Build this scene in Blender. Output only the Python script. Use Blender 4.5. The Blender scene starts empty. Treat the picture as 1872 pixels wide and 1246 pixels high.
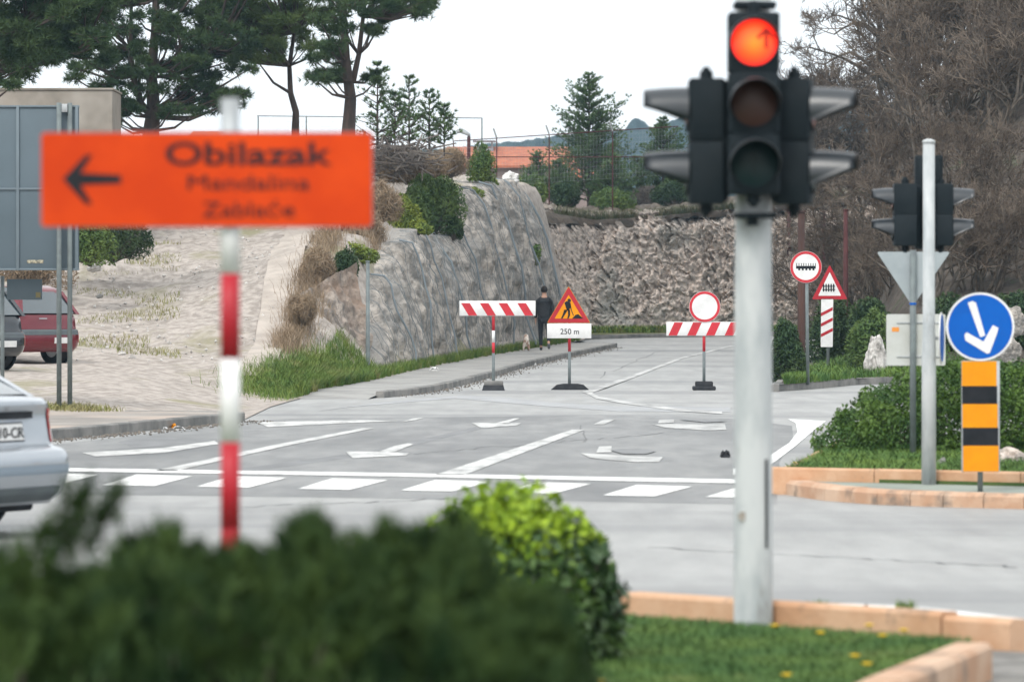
import bpy, math, random
import numpy as np
from mathutils import Vector, noise as mn
R = math.radians
sc = bpy.context.scene
rng = np.random.default_rng(7)
random.seed(7)

# ------------------------------------------------------------------ camera
FP = 8500.0      # focal length in pixels of the 1872 px photograph
HZ = 555.0       # horizon row
CH = 1.65        # camera height
CAMX = 0.0
cd = bpy.data.cameras.new('camera'); cam = bpy.data.objects.new('camera', cd)
sc.collection.objects.link(cam); sc.camera = cam
cam.location = (CAMX, 0, CH); cam.rotation_euler = (R(90), 0, 0)
cd.sensor_width = 36; cd.lens = 36*FP/1872; cd.shift_y = -(623-HZ)/1872
cd.clip_start = 0.5; cd.clip_end = 6000
cd.dof.use_dof = True; cd.dof.focus_distance = 88.0; cd.dof.aperture_fstop = 4.7
# ------------------------------------------------------------------ world, sun, exposure
SUN_EL, SUN_AZ = 48, 205     # azimuth measured clockwise from +Y
w = bpy.data.worlds.new('World'); sc.world = w; w.use_nodes = True
nt = w.node_tree; nt.nodes.clear()
sky = nt.nodes.new('ShaderNodeTexSky'); sky.sky_type = 'NISHITA'; sky.sun_disc = False
sky.sun_elevation = R(SUN_EL); sky.sun_rotation = R(SUN_AZ); sky.dust_density = 4.0; sky.air_density = 1.0
hs = nt.nodes.new('ShaderNodeHueSaturation'); hs.inputs['Saturation'].default_value = 0.12
mx = nt.nodes.new('ShaderNodeMix'); mx.data_type = 'RGBA'; mx.inputs[0].default_value = 0.75
mx.inputs[7].default_value = (12.6, 12.9, 13.1, 1)      # even cloud layer over the clear sky
bg = nt.nodes.new('ShaderNodeBackground'); bg.inputs[1].default_value = 0.10
wo = nt.nodes.new('ShaderNodeOutputWorld')
nt.links.new(sky.outputs[0], hs.inputs['Color']); nt.links.new(hs.outputs[0], mx.inputs[6])
nt.links.new(mx.outputs[2], bg.inputs[0]); nt.links.new(bg.outputs[0], wo.inputs[0])
sd = bpy.data.lights.new('sun', 'SUN'); sd.energy = 1.3; sd.angle = R(14); sd.color = (1, .96, .9)
so = bpy.data.objects.new('sun', sd); sc.collection.objects.link(so)
az = R(SUN_AZ); el = R(SUN_EL)
so.rotation_euler = Vector((-math.sin(az)*math.cos(el), -math.cos(az)*math.cos(el), -math.sin(el))).to_track_quat('-Z', 'Y').to_euler()
sc.view_settings.view_transform = 'Standard'; sc.view_settings.look = 'None'
sc.view_settings.exposure = 0.52; sc.view_settings.gamma = 1.0
sc.cycles.use_denoising = True
sc.cycles.max_bounces = 6; sc.cycles.diffuse_bounces = 3; sc.cycles.glossy_bounces = 3
sc.cycles.volume_bounces = 0; sc.cycles.transparent_max_bounces = 8

# ------------------------------------------------------------------ helpers
def ipt(v, xs, ys): return float(np.interp(v, xs, ys))
def W(u, v, y):      # point at depth y that the photo shows at (u, v)
    return ((u-936)*y/FP, y, CH-(v-HZ)*y/FP)
def roadz(y): return 0.006*max(0.0, y-90)
def G(u, v, z0=0.0):  # point of the ground (z0 above the road) shown at (u, v)
    k = (v-HZ)/FP
    y = (CH-z0)/k
    if y > 90: y = (CH-z0+.54)/(k+.006)
    return ((u-936)*y/FP, y, roadz(y)+z0)
def sst(t): t = min(1, max(0, t)); return t*t*(3-2*t)

class MB:
    def __init__(s): s.V = []; s.F = []; s.n = 0
    def add(s, V, F):
        V = np.asarray(V, float).reshape(-1, 3)
        if isinstance(F, np.ndarray): s.F.append(F+s.n)
        else:
            by = {}
            for f in F: by.setdefault(len(f), []).append(f)
            for k in by: s.F.append(np.array(by[k])+s.n)
        s.V.append(V); s.n += len(V); return s
    def mesh(s, name, smooth=False):
        me = bpy.data.meshes.new(name)
        V = np.concatenate(s.V); 
        L = np.concatenate([f.ravel() for f in s.F]); T = np.concatenate([np.full(len(f), f.shape[1]) for f in s.F])
        me.vertices.add(len(V)); me.vertices.foreach_set('co', V.ravel().astype(np.float32))
        me.loops.add(len(L)); me.loops.foreach_set('vertex_index', L.astype(np.int32))
        me.polygons.add(len(T)); me.polygons.foreach_set('loop_start', np.concatenate([[0], np.cumsum(T)[:-1]]).astype(np.int32))
        me.polygons.foreach_set('loop_total', T.astype(np.int32))
        me.polygons.foreach_set('use_smooth', np.full(len(T), bool(smooth) or len(T) < 6000))
        me.update(calc_edges=True); me.validate()
        if not smooth and len(T) < 6000: me.set_sharp_from_angle(angle=math.radians(35))
        return me
    def box(s, x0, x1, y0, y1, z0, z1, b=0.0):
        if b <= 0:
            V = [(x, y, z) for x in (x0, x1) for y in (y0, y1) for z in (z0, z1)]
            return s.add(V, [(0, 1, 3, 2), (4, 6, 7, 5), (0, 4, 5, 1), (2, 3, 7, 6), (0, 2, 6, 4), (1, 5, 7, 3)])
        b = min(b, (x1-x0)*.45, (y1-y0)*.45, (z1-z0)*.45)
        P = [(x0+b, y0), (x1-b, y0), (x1, y0+b), (x1, y1-b), (x1-b, y1), (x0+b, y1), (x0, y1-b), (x0, y0+b)]
        cx, cy = (x0+x1)/2, (y0+y1)/2
        def sh(p): return (p[0]+(b if p[0] < cx else -b)*.7, p[1]+(b if p[1] < cy else -b)*.7)
        Q = [sh(p) for p in P]; V = []
        for ring, z in ((Q, z0), (P, z0+b), (P, z1-b), (Q, z1)): V += [(p[0], p[1], z) for p in ring]
        F = []
        for k in range(3):
            for i in range(8): F.append((k*8+i, k*8+(i+1) % 8, k*8+8+(i+1) % 8, k*8+8+i))
        F.append(tuple(range(7, -1, -1))); F.append(tuple(range(24, 32)))
        return s.add(V, F)
    def tube(s, pts, rad, n=10, caps=True):
        pts = [Vector(p) for p in pts]
        if not hasattr(rad, '__len__'): rad = [rad]*len(pts)
        V = []; up = Vector((0, 0, 1)); prev = None
        for i, p in enumerate(pts):
            d = (pts[min(i+1, len(pts)-1)]-pts[max(i-1, 0)]).normalized()
            a = prev if prev is not None else (Vector((1, 0, 0)) if abs(d.x) < .9 else Vector((0, 1, 0)))
            a = (a-d*a.dot(d)).normalized(); prev = a; b = d.cross(a)
            for k in range(n):
                t = 2*math.pi*k/n; V.append(p+(a*math.cos(t)+b*math.sin(t))*rad[i])
        F = [(i*n+k, i*n+(k+1) % n, (i+1)*n+(k+1) % n, (i+1)*n+k) for i in range(len(pts)-1) for k in range(n)]
        if caps: F += [tuple(range(n-1, -1, -1)), tuple((len(pts)-1)*n+k for k in range(n))]
        return s.add(V, F)
    def plate(s, poly, y0, y1):   # polygon in x,z extruded along y
        n = len(poly); V = [(p[0], y0, p[1]) for p in poly]+[(p[0], y1, p[1]) for p in poly]
        F = [tuple(range(n)), tuple(range(2*n-1, n-1, -1))]+[(i, i+n, (i+1) % n+n, (i+1) % n) for i in range(n)]
        return s.add(V, F)
    def slab(s, poly, z0, z1):    # polygon in x,y extruded along z
        n = len(poly); V = [(p[0], p[1], z0) for p in poly]+[(p[0], p[1], z1) for p in poly]
        F = [tuple(range(n-1, -1, -1)), tuple(range(n, 2*n))]+[(i, (i+1) % n, (i+1) % n+n, i+n) for i in range(n)]
        return s.add(V, F)
    def ring(s, cx, cz, r0, r1, y0, y1, n=40):
        V = []
        for r, y in ((r0, y0), (r1, y0), (r1, y1), (r0, y1)):
            V += [(cx+r*math.cos(2*math.pi*k/n), y, cz+r*math.sin(2*math.pi*k/n)) for k in range(n)]
        F = [(j*n+k, j*n+(k+1) % n, ((j+1) % 4)*n+(k+1) % n, ((j+1) % 4)*n+k) for j in range(4) for k in range(n)]
        return s.add(V, F)
    def grid(s, P):                # P[i][j] -> point
        P = np.asarray(P, float); a, b = P.shape[:2]
        I = np.arange(a*b).reshape(a, b)
        F = np.stack([I[:-1, :-1], I[:-1, 1:], I[1:, 1:], I[1:, :-1]], -1).reshape(-1, 4)
        return s.add(P.reshape(-1, 3), F)
    def segs(s, P0, P1, R0, R1, n=4):
        P0, P1 = np.asarray(P0, float), np.asarray(P1, float); R0, R1 = np.asarray(R0, float), np.asarray(R1, float)
        d = P1-P0; d /= np.linalg.norm(d, axis=1, keepdims=True)+1e-9
        a = np.cross(d, np.array([.31, .17, .93])); a /= np.linalg.norm(a, axis=1, keepdims=True)+1e-9
        b = np.cross(d, a); N = len(P0); V = np.zeros((N, 2*n, 3))
        for k in range(n):
            t = 2*math.pi*k/n; o = a*math.cos(t)+b*math.sin(t)
            V[:, k] = P0+o*R0[:, None]; V[:, n+k] = P1+o*R1[:, None]
        base = np.arange(N)[:, None]*2*n
        F = np.concatenate([base+np.array([k, (k+1) % n, n+(k+1) % n, n+k]) for k in range(n)])
        return s.add(V, F)
    def leaves(s, C, ln, wd, up=0.0, rg=rng):
        C = np.asarray(C, float); N = len(C)
        a = rg.normal(size=(N, 3)); a[:, 2] += up; a /= np.linalg.norm(a, axis=1, keepdims=True)
        b = np.cross(a, rg.normal(size=(N, 3))); b /= np.linalg.norm(b, axis=1, keepdims=True)
        k = rg.uniform(.6, 1.3, (N, 1)); a = a*ln*k/2; b = b*wd*k/2
        V = np.stack([C-a, C+b, C+a, C-b], 1); F = np.arange(N*4).reshape(N, 4)
        return s.add(V, F)
    def needles(s, C, D, n, ln, wd, spread=.7, rg=rng):
        C = np.repeat(np.asarray(C, float), n, 0); D = np.repeat(np.asarray(D, float), n, 0); N = len(C)
        d = D+rg.normal(size=(N, 3))*spread; d /= np.linalg.norm(d, axis=1, keepdims=True)+1e-9
        b = np.cross(d, rg.normal(size=(N, 3))); b /= np.linalg.norm(b, axis=1, keepdims=True)+1e-9
        k = rg.uniform(.6, 1.2, (N, 1))
        V = np.stack([C-b*wd/2, C+b*wd/2, C+d*ln*k], 1)
        return s.add(V, np.arange(N*3).reshape(N, 3))

def link(o): sc.collection.objects.link(o); return o
def props(o, label=None, cat=None, group=None, kind=None):
    if label: o['label'] = label
    if cat: o['category'] = cat
    if group: o['group'] = group
    if kind: o['kind'] = kind
    return o
def thing(name, label, cat, loc=(0, 0, 0), rotz=0, group=None):
    o = link(bpy.data.objects.new(name, None)); o.location = loc; o.rotation_euler = (0, 0, rotz)
    o.empty_display_size = .2
    return props(o, label, cat, group)
def obj(name, mb, mat, parent=None, label=None, loc=None, rot=None, smooth=False, **k):
    me = mb if isinstance(mb, bpy.types.Mesh) else mb.mesh(name, smooth)
    o = link(bpy.data.objects.new(name, me)); 
    if mat: 
        me.materials.clear(); me.materials.append(mat)
    if parent: o.parent = parent
    if loc: o.location = loc
    if rot: o.rotation_euler = rot
    return props(o, label, **k)
def struct(name, mb, mat, label, smooth=False, kind='structure', cat=None):
    return obj(name, mb, mat, None, label, smooth=smooth, kind=kind, cat=cat or name.replace('_', ' '))
def copy_tree(o, parent=None):
    c = o.copy(); sc.collection.objects.link(c); c.parent = parent
    for ch in list(o.children): copy_tree(ch, c)
    return c
def poly_n(n, r, ph=0, cx=0, cz=0, sx=1): return [(cx+sx*r*math.cos(ph+2*math.pi*k/n), cz+r*math.sin(ph+2*math.pi*k/n)) for k in range(n)]
def rpoly(P, r, n=5):     # rounded corners
    out = []; m = len(P)
    for i in range(m):
        p = Vector(P[i]); a = (Vector(P[i-1])-p); b = (Vector(P[(i+1) % m])-p)
        rr = min(r, a.length*.45, b.length*.45); a = p+a.normalized()*rr; b = p+b.normalized()*rr
        for k in range(n+1):
            t = k/n; q = a*(1-t)**2+p*2*t*(1-t)+b*t*t; out.append((q.x, q.y))
    return out

def M(name, c1, c2=None, scale=4, rough=.6, metal=0, bump=0, bscale=None, spec=.28, stretch=(1, 1, 1), c3=None, scale3=.7,
      lo=.4, hi=.6, lo3=.5, hi3=.62, emit=None, tex='noise', coat=0, bdist=.02, trans=0, stretch3=None):
    m = bpy.data.materials.new(name); m.use_nodes = True; t = m.node_tree; b = t.nodes['Principled BSDF']
    b.inputs['Roughness'].default_value = rough; b.inputs['Metallic'].default_value = metal
    b.inputs['Specular IOR Level'].default_value = spec; b.inputs['Coat Weight'].default_value = coat
    if trans: b.inputs['Transmission Weight'].default_value = trans
    b.inputs['Base Color'].default_value = (*c1, 1)
    tc = t.nodes.new('ShaderNodeTexCoord'); mp = t.nodes.new('ShaderNodeMapping'); mp.inputs['Scale'].default_value = stretch
    t.links.new(tc.outputs['Object'], mp.inputs[0])
    mp3 = mp
    if stretch3:
        mp3 = t.nodes.new('ShaderNodeMapping'); mp3.inputs['Scale'].default_value = stretch3; t.links.new(tc.outputs['Object'], mp3.inputs[0])
    def nz(sc_, det=6, mp=mp):
        n = t.nodes.new('ShaderNodeTexNoise'); n.inputs['Scale'].default_value = sc_; n.inputs['Detail'].default_value = det
        n.inputs['Roughness'].default_value = .6
        t.links.new(mp.outputs[0], n.inputs['Vector']); return n.outputs['Fac']
    def mrg(f, a, b_):
        r = t.nodes.new('ShaderNodeMapRange'); r.inputs[1].default_value = a; r.inputs[2].default_value = b_
        t.links.new(f, r.inputs[0]); return r.outputs[0]
    col = None
    if c2:
        x = t.nodes.new('ShaderNodeMix'); x.data_type = 'RGBA'; x.inputs[6].default_value = (*c1, 1); x.inputs[7].default_value = (*c2, 1)
        if tex == 'voronoi':
            v = t.nodes.new('ShaderNodeTexVoronoi'); v.inputs['Scale'].default_value = scale; t.links.new(mp.outputs[0], v.inputs['Vector'])
            sp = t.nodes.new('ShaderNodeSeparateColor'); t.links.new(v.outputs['Color'], sp.inputs[0]); f = sp.outputs[0]
            t.links.new(mrg(f, 0, 1), x.inputs[0])
        else: t.links.new(mrg(nz(scale), lo, hi), x.inputs[0])
        col = x.outputs[2]
        if c3:
            y = t.nodes.new('ShaderNodeMix'); y.data_type = 'RGBA'; t.links.new(col, y.inputs[6]); y.inputs[7].default_value = (*c3, 1)
            t.links.new(mrg(nz(scale3, 4, mp3), lo3, hi3), y.inputs[0]); col = y.outputs[2]
        t.links.new(col, b.inputs['Base Color'])
    if bump:
        bn = t.nodes.new('ShaderNodeBump'); bn.inputs['Strength'].default_value = bump; bn.inputs['Distance'].default_value = bdist
        t.links.new(nz(bscale or scale*3), bn.inputs['Height']); t.links.new(bn.outputs[0], b.inputs['Normal'])
    if emit:
        b.inputs['Emission Color'].default_value = (*emit[0], 1); b.inputs['Emission Strength'].default_value = emit[1]
    return m

# ------------------------------------------------------------------ materials
asphalt = M('asphalt', (.265, .265, .26), (.37, .37, .36), scale=2.2, rough=.62, bump=.8, bscale=40, c3=(.18, .183, .185), scale3=.30, stretch=(1, .16, 1), stretch3=(.09, .6, 1), lo=.3, hi=.7, lo3=.48, hi3=.70, bdist=.01)
white_paint = M('road_paint', (.78, .78, .76), (.40, .40, .39), scale=5, rough=.6, lo=.50, hi=.78, stretch=(1, .3, 1))
worn_paint = M('worn_road_paint', (.50, .50, .485), (.25, .25, .245), scale=1.6, rough=.6, lo=.44, hi=.64, stretch=(1, .3, 1))
pavement_m = M('pavement_concrete', (.34, .31, .28), (.24, .22, .20), scale=.8, rough=.85, bump=.3, bscale=25, c3=(.40, .33, .28), scale3=.3)
kerb_m = M('kerb_concrete', (.26, .25, .235), (.15, .15, .145), scale=1.7, rough=.9, bump=.4, bscale=18)
gravel_m = M('gravel', (.45, .40, .36), (.29, .255, .225), scale=5.0, rough=.95, bump=.9, bscale=9, c3=(.26, .24, .15), scale3=.45, lo3=.55, hi3=.68, bdist=.05, stretch=(1, .6, 1))
strip_m = M('old_concrete', (.475, .42, .37), (.37, .325, .285), scale=1.6, rough=.9, bump=.3, bscale=14)
def rockmat(name, a, b_, c, st=(1, 1, 1), sc_=1.4, lo3=.52, hi3=.64):
    return M(name, a, b_, scale=sc_, rough=.95, bump=1.0, bscale=4.5, c3=c, scale3=.45, stretch=st, bdist=.18, lo=.42, hi=.58, lo3=lo3, hi3=hi3)
rock_net_m = M('netted_limestone', (.50, .45, .40), (.205, .195, .18), scale=3.6, rough=.95, bump=1.0, bscale=9, c3=(.31, .295, .275), scale3=.8, stretch=(.9, .22, .8), bdist=.12, lo=.40, hi=.60, lo3=.5, hi3=.62)
rock_far_m = rockmat('crumbling_limestone', (.64, .55, .485), (.32, .28, .25), (.36, .345, .315), st=(1, .45, 1), sc_=5.5, lo3=.53, hi3=.66)
rock_pale_m = M('pale_limestone', (.62, .60, .57), (.36, .34, .32), scale=5, rough=.9, bump=1, bscale=9, bdist=.05)
soil_m = M('scrub_soil', (.16, .13, .105), (.10, .085, .07), scale=2.0, rough=.98, bump=.8, bscale=6, c3=(.34, .31, .28), scale3=1.1, lo3=.58, hi3=.66, bdist=.1)
bank_m = M('green_bank', (.10, .13, .045), (.17, .145, .09), scale=1.5, rough=.95, bump=.8, bscale=7, bdist=.08, c3=(.30, .20, .15), scale3=.5, lo3=.6, hi3=.68)
turf_m = M('turf', (.055, .10, .03), (.09, .13, .04), scale=4, rough=.95, bump=.5, bscale=30)
edging_m = M('ochre_edging', (.50, .285, .165), (.58, .37, .24), scale=3, rough=.85, bump=.35, bscale=22, c3=(.20, .15, .11), scale3=3.3, lo3=.56, hi3=.70)
edging2_m = M('pale_edging', (.56, .40, .29), (.46, .28, .18), scale=2.2, rough=.9, bump=.4, bscale=16, c3=(.20, .16, .13), scale3=3.0, lo3=.52, hi3=.68)
steel = M('galvanised_steel', (.42, .44, .45), (.34, .36, .37), scale=8, rough=.5, metal=.3)
greypaint = M('grey_pole_paint', (.17, .20, .20), (.13, .15, .155), scale=6, rough=.5)
slategrey = M('slate_panel', (.105, .14, .165), (.095, .128, .15), scale=1.2, rough=.55)
slatelight = M('slate_frame', (.15, .19, .215), (.135, .17, .195), scale=3, rough=.5)
redp = M('sign_red', (.42, .018, .03), (.36, .02, .03), scale=6, rough=.4)
red2 = M('barrier_red', (.55, .03, .045), (.46, .03, .04), scale=6, rough=.4)
whitep = M('sign_white', (.76, .76, .75), (.66, .66, .65), scale=5, rough=.4)
yellowp = M('sign_amber', (.72, .28, .004), (.68, .25, .005), scale=5, rough=.5, spec=.15)
orangep = M('detour_orange', (.64, .060, .006), (.54, .044, .005), scale=3, rough=.6, spec=.12)
blackp = M('sign_black', (.010, .012, .015), (.018, .02, .024), scale=6, rough=.6, spec=.15)
bluep = M('sign_blue', (.002, .10, .44), (.003, .09, .40), scale=5, rough=.5, spec=.15)
housing = M('black_housing', (.008, .014, .018), (.012, .018, .022), scale=5, rough=.7, spec=.18)
visor_m = M('visor_plastic', (.022, .028, .034), (.018, .024, .03), scale=5, rough=.35, spec=.7)
rubber = M('rubber', (.022, .024, .028), (.035, .036, .04), scale=8, rough=.8)
poleW = M('chalky_white_pole', (.54, .56, .56), (.38, .41, .42), scale=5, rough=.55, c3=(.24, .23, .22), scale3=7, lo3=.60, hi3=.72, stretch=(1, 1, .35))
concrete_m = M('weathered_concrete', (.27, .24, .205), (.19, .17, .145), scale=.8, rough=.9, bump=.3, bscale=10, c3=(.32, .295, .26), scale3=.3)
rooftile = M('terracotta_roof', (.46, .16, .085), (.34, .12, .075), scale=2.4, rough=.85, stretch=(1, 1, 3), bump=.5, bscale=8)
plaster = M('plaster', (.34, .27, .25), (.28, .23, .215), scale=1, rough=.9)
bark = M('pine_bark', (.085, .062, .052), (.05, .04, .036), scale=6, rough=.95, bump=.8, bscale=15, stretch=(1, 1, .3), bdist=.03)
barkD = M('grey_bark', (.13, .11, .09), (.075, .063, .052), scale=5, rough=.95)
twig_m = M('bare_twigs', (.115, .088, .068), (.062, .048, .038), scale=1.2, rough=.95, c3=(.18, .145, .115), scale3=.8)
deadwood = M('dead_wood', (.24, .21, .185), (.13, .11, .10), scale=4, rough=.95)
pine_d = M('pine_needles_dark', (.024, .055, .022), (.058, .095, .030), scale=1.1, rough=.7, spec=.3)
pine_l = M('pine_needles_light', (.10, .14, .035), (.06, .10, .03), scale=1.2, rough=.7, spec=.3)
pine_y = M('young_pine_needles', (.115, .185, .06), (.055, .105, .045), scale=2.2, rough=.7, spec=.3)
bush_m = M('bush_green', (.07, .125, .035), (.115, .165, .035), scale=1.5, rough=.7, spec=.3)
bushd_m = M('bush_dark', (.028, .06, .022), (.055, .09, .03), scale=1.5, rough=.7, spec=.3)
spurge_m = M('spurge_yellow_green', (.20, .24, .035), (.12, .17, .035), scale=3, rough=.7)
hedge_m = M('hedge_leaf', (.03, .08, .014), (.085, .155, .02), scale=2.2, rough=.6, spec=.35)
euon_m = M('glossy_leaf', (.028, .07, .022), (.06, .12, .02), scale=3, rough=.5, spec=.5)
euonl_m = M('young_yellow_leaf', (.27, .38, .02), (.15, .26, .02), scale=6, rough=.55)
juni_m = M('juniper', (.009, .032, .007), (.048, .085, .018), scale=5, rough=.75, spec=.25)
grass_m = M('grass_blade', (.06, .135, .03), (.12, .19, .03), scale=1.2, rough=.7, spec=.3)
grassb_m = M('fresh_grass', (.07, .14, .025), (.15, .20, .04), scale=2.5, rough=.7, spec=.2, c3=(.24, .21, .09), scale3=1.6, lo3=.56, hi3=.7)
drygrass_m = M('dry_grass', (.33, .25, .17), (.22, .165, .115), scale=2, rough=.9, spec=.2)
glass_m = M('car_glass', (.03, .05, .06), None, rough=.06, spec=1.0, coat=1)
silver = M('silver_paint', (.36, .39, .425), (.345, .375, .41), scale=2, rough=.28, metal=.45, coat=.7)
maroon = M('maroon_paint', (.15, .006, .016), (.135, .006, .014), scale=2, rough=.25, metal=.2, coat=.8)
darkpaint = M('black_blue_paint', (.012, .016, .022), (.014, .018, .025), scale=2, rough=.2, coat=.9)
trim = M('grey_trim', (.10, .12, .125), (.085, .10, .11), scale=4, rough=.6)
taillight = M('tail_light_red', (.42, .015, .02), None, rough=.15, spec=.9, coat=1)
amber_l = M('indicator_amber', (.75, .17, .02), None, rough=.15, spec=.9, coat=1)
tyre_m = M('tyre', (.018, .018, .02), (.03, .03, .032), scale=9, rough=.85)
rim_m = M('wheel_rim', (.40, .41, .43), None, rough=.35, metal=.8)
skin_m = M('skin', (.45, .27, .2), None, rough=.6)
coat_m = M('black_coat', (.02, .022, .026), (.03, .032, .036), scale=8, rough=.85)
trous_m = M('black_trousers', (.015, .017, .022), (.022, .024, .03), scale=8, rough=.85)
hair_m = M('dark_hair', (.015, .012, .011), None, rough=.7)
fur_m = M('dog_fur', (.62, .56, .50), (.30, .20, .15), scale=7, rough=.95, lo=.5, hi=.58)
hill_m = M('far_woods', (.012, .03, .03), (.022, .045, .035), scale=.03, rough=.95, bump=1, bscale=.2, bdist=3)
rust = M('rust_red_paint', (.085, .028, .028), (.06, .022, .022), scale=4, rough=.8)
woodpole = M('creosoted_wood', (.075, .04, .032), (.05, .03, .026), scale=4, rough=.9, stretch=(1, 1, .2))
dand_m = M('dandelion_yellow', (.85, .55, .01), None, rough=.7)
gmirror = M('lens_amber', (.045, .016, .009), None, rough=.4, spec=.35)
lgreen = M('lens_green', (.005, .022, .024), None, rough=.4, spec=.3)
lred = M('lens_red', (.20, .03, .02), None, rough=.25, spec=.7)
# lit red lamp: bulb glows orange in the middle of the red lens
lit = bpy.data.materials.new('lit_red_lens'); lit.use_nodes = True
_t = lit.node_tree; _b = _t.nodes['Principled BSDF']; _b.inputs['Roughness'].default_value = .3
_tc = _t.nodes.new('ShaderNodeTexCoord'); _ln = _t.nodes.new('ShaderNodeVectorMath'); _ln.operation = 'LENGTH'
_mv = _t.nodes.new('ShaderNodeMapping'); _mv.inputs['Scale'].default_value = (1, 0, 1)
_cr = _t.nodes.new('ShaderNodeValToRGB'); _cr.color_ramp.elements[0].position = .0; _cr.color_ramp.elements[1].position = .108
_cr.color_ramp.elements[0].color = (1, .22, 0.0, 1); _cr.color_ramp.elements[1].color = (1, .012, .012, 1)
_e = _cr.color_ramp.elements.new(.062); _e.color = (1, .085, .004, 1)
_t.links.new(_tc.outputs['Object'], _mv.inputs[0]); _t.links.new(_mv.outputs[0], _ln.inputs[0]); _t.links.new(_ln.outputs['Value'], _cr.inputs[0])
_t.links.new(_cr.outputs[0], _b.inputs['Emission Color']); _b.inputs['Emission Strength'].default_value = 1.15
_b.inputs['Base Color'].default_value = (.4, .02, .01, 1)

# ------------------------------------------------------------------ lines of the place
KY = [60, 66, 81.5, 85, 92, 101, 113.5, 125, 143, 160]            # left road edge
KX = [-4.6, -3.7, -2.25, -1.67, -1.08, -.39, .47, 1.5, 3.24, 4.6]
VY = [66, 74, 80, 86.5, 93, 100, 107, 113, 118, 127.5, 135, 145, 152]         # inner edge of the pavement, where the verge begins
VX = [-3.7, -3.75, -3.6, -3.1, -2.58, -2.15, -1.65, -1.14, -.72, .21, .95, 1.95, 2.5]
def E(y): return ipt(y, VY, VX)
def Hl(y): return ipt(y, [30, 60, 67, 74, 80, 88, 92, 98, 105, 115, 122, 130, 160, 400], [.115, .115, .14, .35, .48, .56, .82, 1.45, 2.33, 3.34, 4.4, 5.6, 5.8, 6.0])
def Tz(y): return ipt(y, [66, 78, 82, 88, 92, 96, 99, 103, 110, 118, 124, 126.5, 135, 146, 160], [.02, .05, .2, .5, .8, 1.6, 2.4, 3.1, 3.35, 3.4, 3.6, 4.75, 5.1, 5.45, 5.5])
def H(x, y):
    e = E(y)
    if y < 66:
        return .112
    if y < 80:
        t = sst((e-x)/3.2); return .012+(Hl(y)-.012)*t
    t = sst((e-.15-x)/(1.5 if y < 95 else 1.7)); T = Tz(y)+(Hl(y)-Tz(y))*sst((e-x-1.6)/4.5)
    z0 = .012+.108*sst((y-80)/4)+roadz(y)
    if 98 < y < 140: T += .7*math.exp(-((x+3.6)/1.2)**2)*math.exp(-((y-126)/6)**2)
    return z0+(T-z0)*t

# ================================================================== STRUCTURE
g = MB(); g.add([(-1500, -50, -.08), (1500, -50, -.08), (1500, 1550, -.08), (-1500, 1550, -.08)], [(0, 1, 2, 3)])
struct('ground', g, soil_m, 'flat ground reaching the horizon under the whole crossing')
ys = [-30, 0, 30, 60, 90, 110, 130, 150, 170, 200]
g = MB(); g.grid([[(x, y, roadz(y)) for x in (-60, -20, 0, 20, 60)] for y in ys])
struct('road', g, asphalt, 'pale worn grey asphalt of the crossing and the closed side road')
# darker tarmac patches and a paler band across the road
dark_asph = M('dark_asphalt', (.15, .153, .155), (.20, .202, .205), scale=2.2, rough=.6, bump=.3, bscale=60, stretch=(1, .4, 1), bdist=.005)
pale_asph = M('pale_asphalt', (.36, .365, .37), (.28, .285, .29), scale=1.2, rough=.6, bump=.3, bscale=60, bdist=.005)
def gpoly(mb, pts, dz, far=False): mb.add([(lambda p: (p[0], p[1], p[2]+dz))(G(u, v)) for u, v in pts], [tuple(range(len(pts)-1, -1, -1))])
lane_asph = M('lane_asphalt', (.175, .178, .178), (.265, .265, .26), scale=2.6, rough=.62, bump=.8, bscale=40, c3=(.125, .128, .13), scale3=.5, stretch=(1, .2, 1), stretch3=(.8, .14, 1), lo=.3, hi=.7, lo3=.48, hi3=.68, bdist=.01)
g = MB(); gpoly(g, [(-300, 904), (300, 905), (900, 913), (1345, 921), (1420, 921), (1425, 845), (1450, 800), (1448, 778), (1340, 765), (1130, 758), (830, 762), (560, 764), (470, 768), (330, 787), (100, 812), (-300, 860)], .0015)
struct('lane_tarmac', g, lane_asph, 'darker tarmac of the approach lanes around the pedestrian crossing', cat='road')
g = MB()
gpoly(g, [(215, 808), (245, 818), (340, 812), (400, 803), (300, 800), (240, 802)], .003)
gpoly(g, [(470, 860), (700, 828), (880, 784), (870, 780), (690, 822), (430, 858)], .003)
gpoly(g, [(1115, 824), (1140, 831), (1180, 831), (1200, 826), (1170, 822), (1135, 822)], .011)
gpoly(g, [(1240, 768), (1290, 773), (1330, 771), (1290, 767)], .011)
struct('tarmac_patches', g, dark_asph, 'dark tar patches and a long dark seam in the road', cat='road patch')
g = MB()
gpoly(g, [(540, 757), (640, 744), (830, 728), (980, 741), (1130, 752), (1335, 753), (1335, 744), (1210, 742), (1130, 743), (1000, 735), (930, 727), (850, 722), (700, 735)][::-1], .0035)
struct('pale_tarmac', g, pale_asph, 'pale tarmac band across the mouth of the closed road', cat='road patch')

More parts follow.
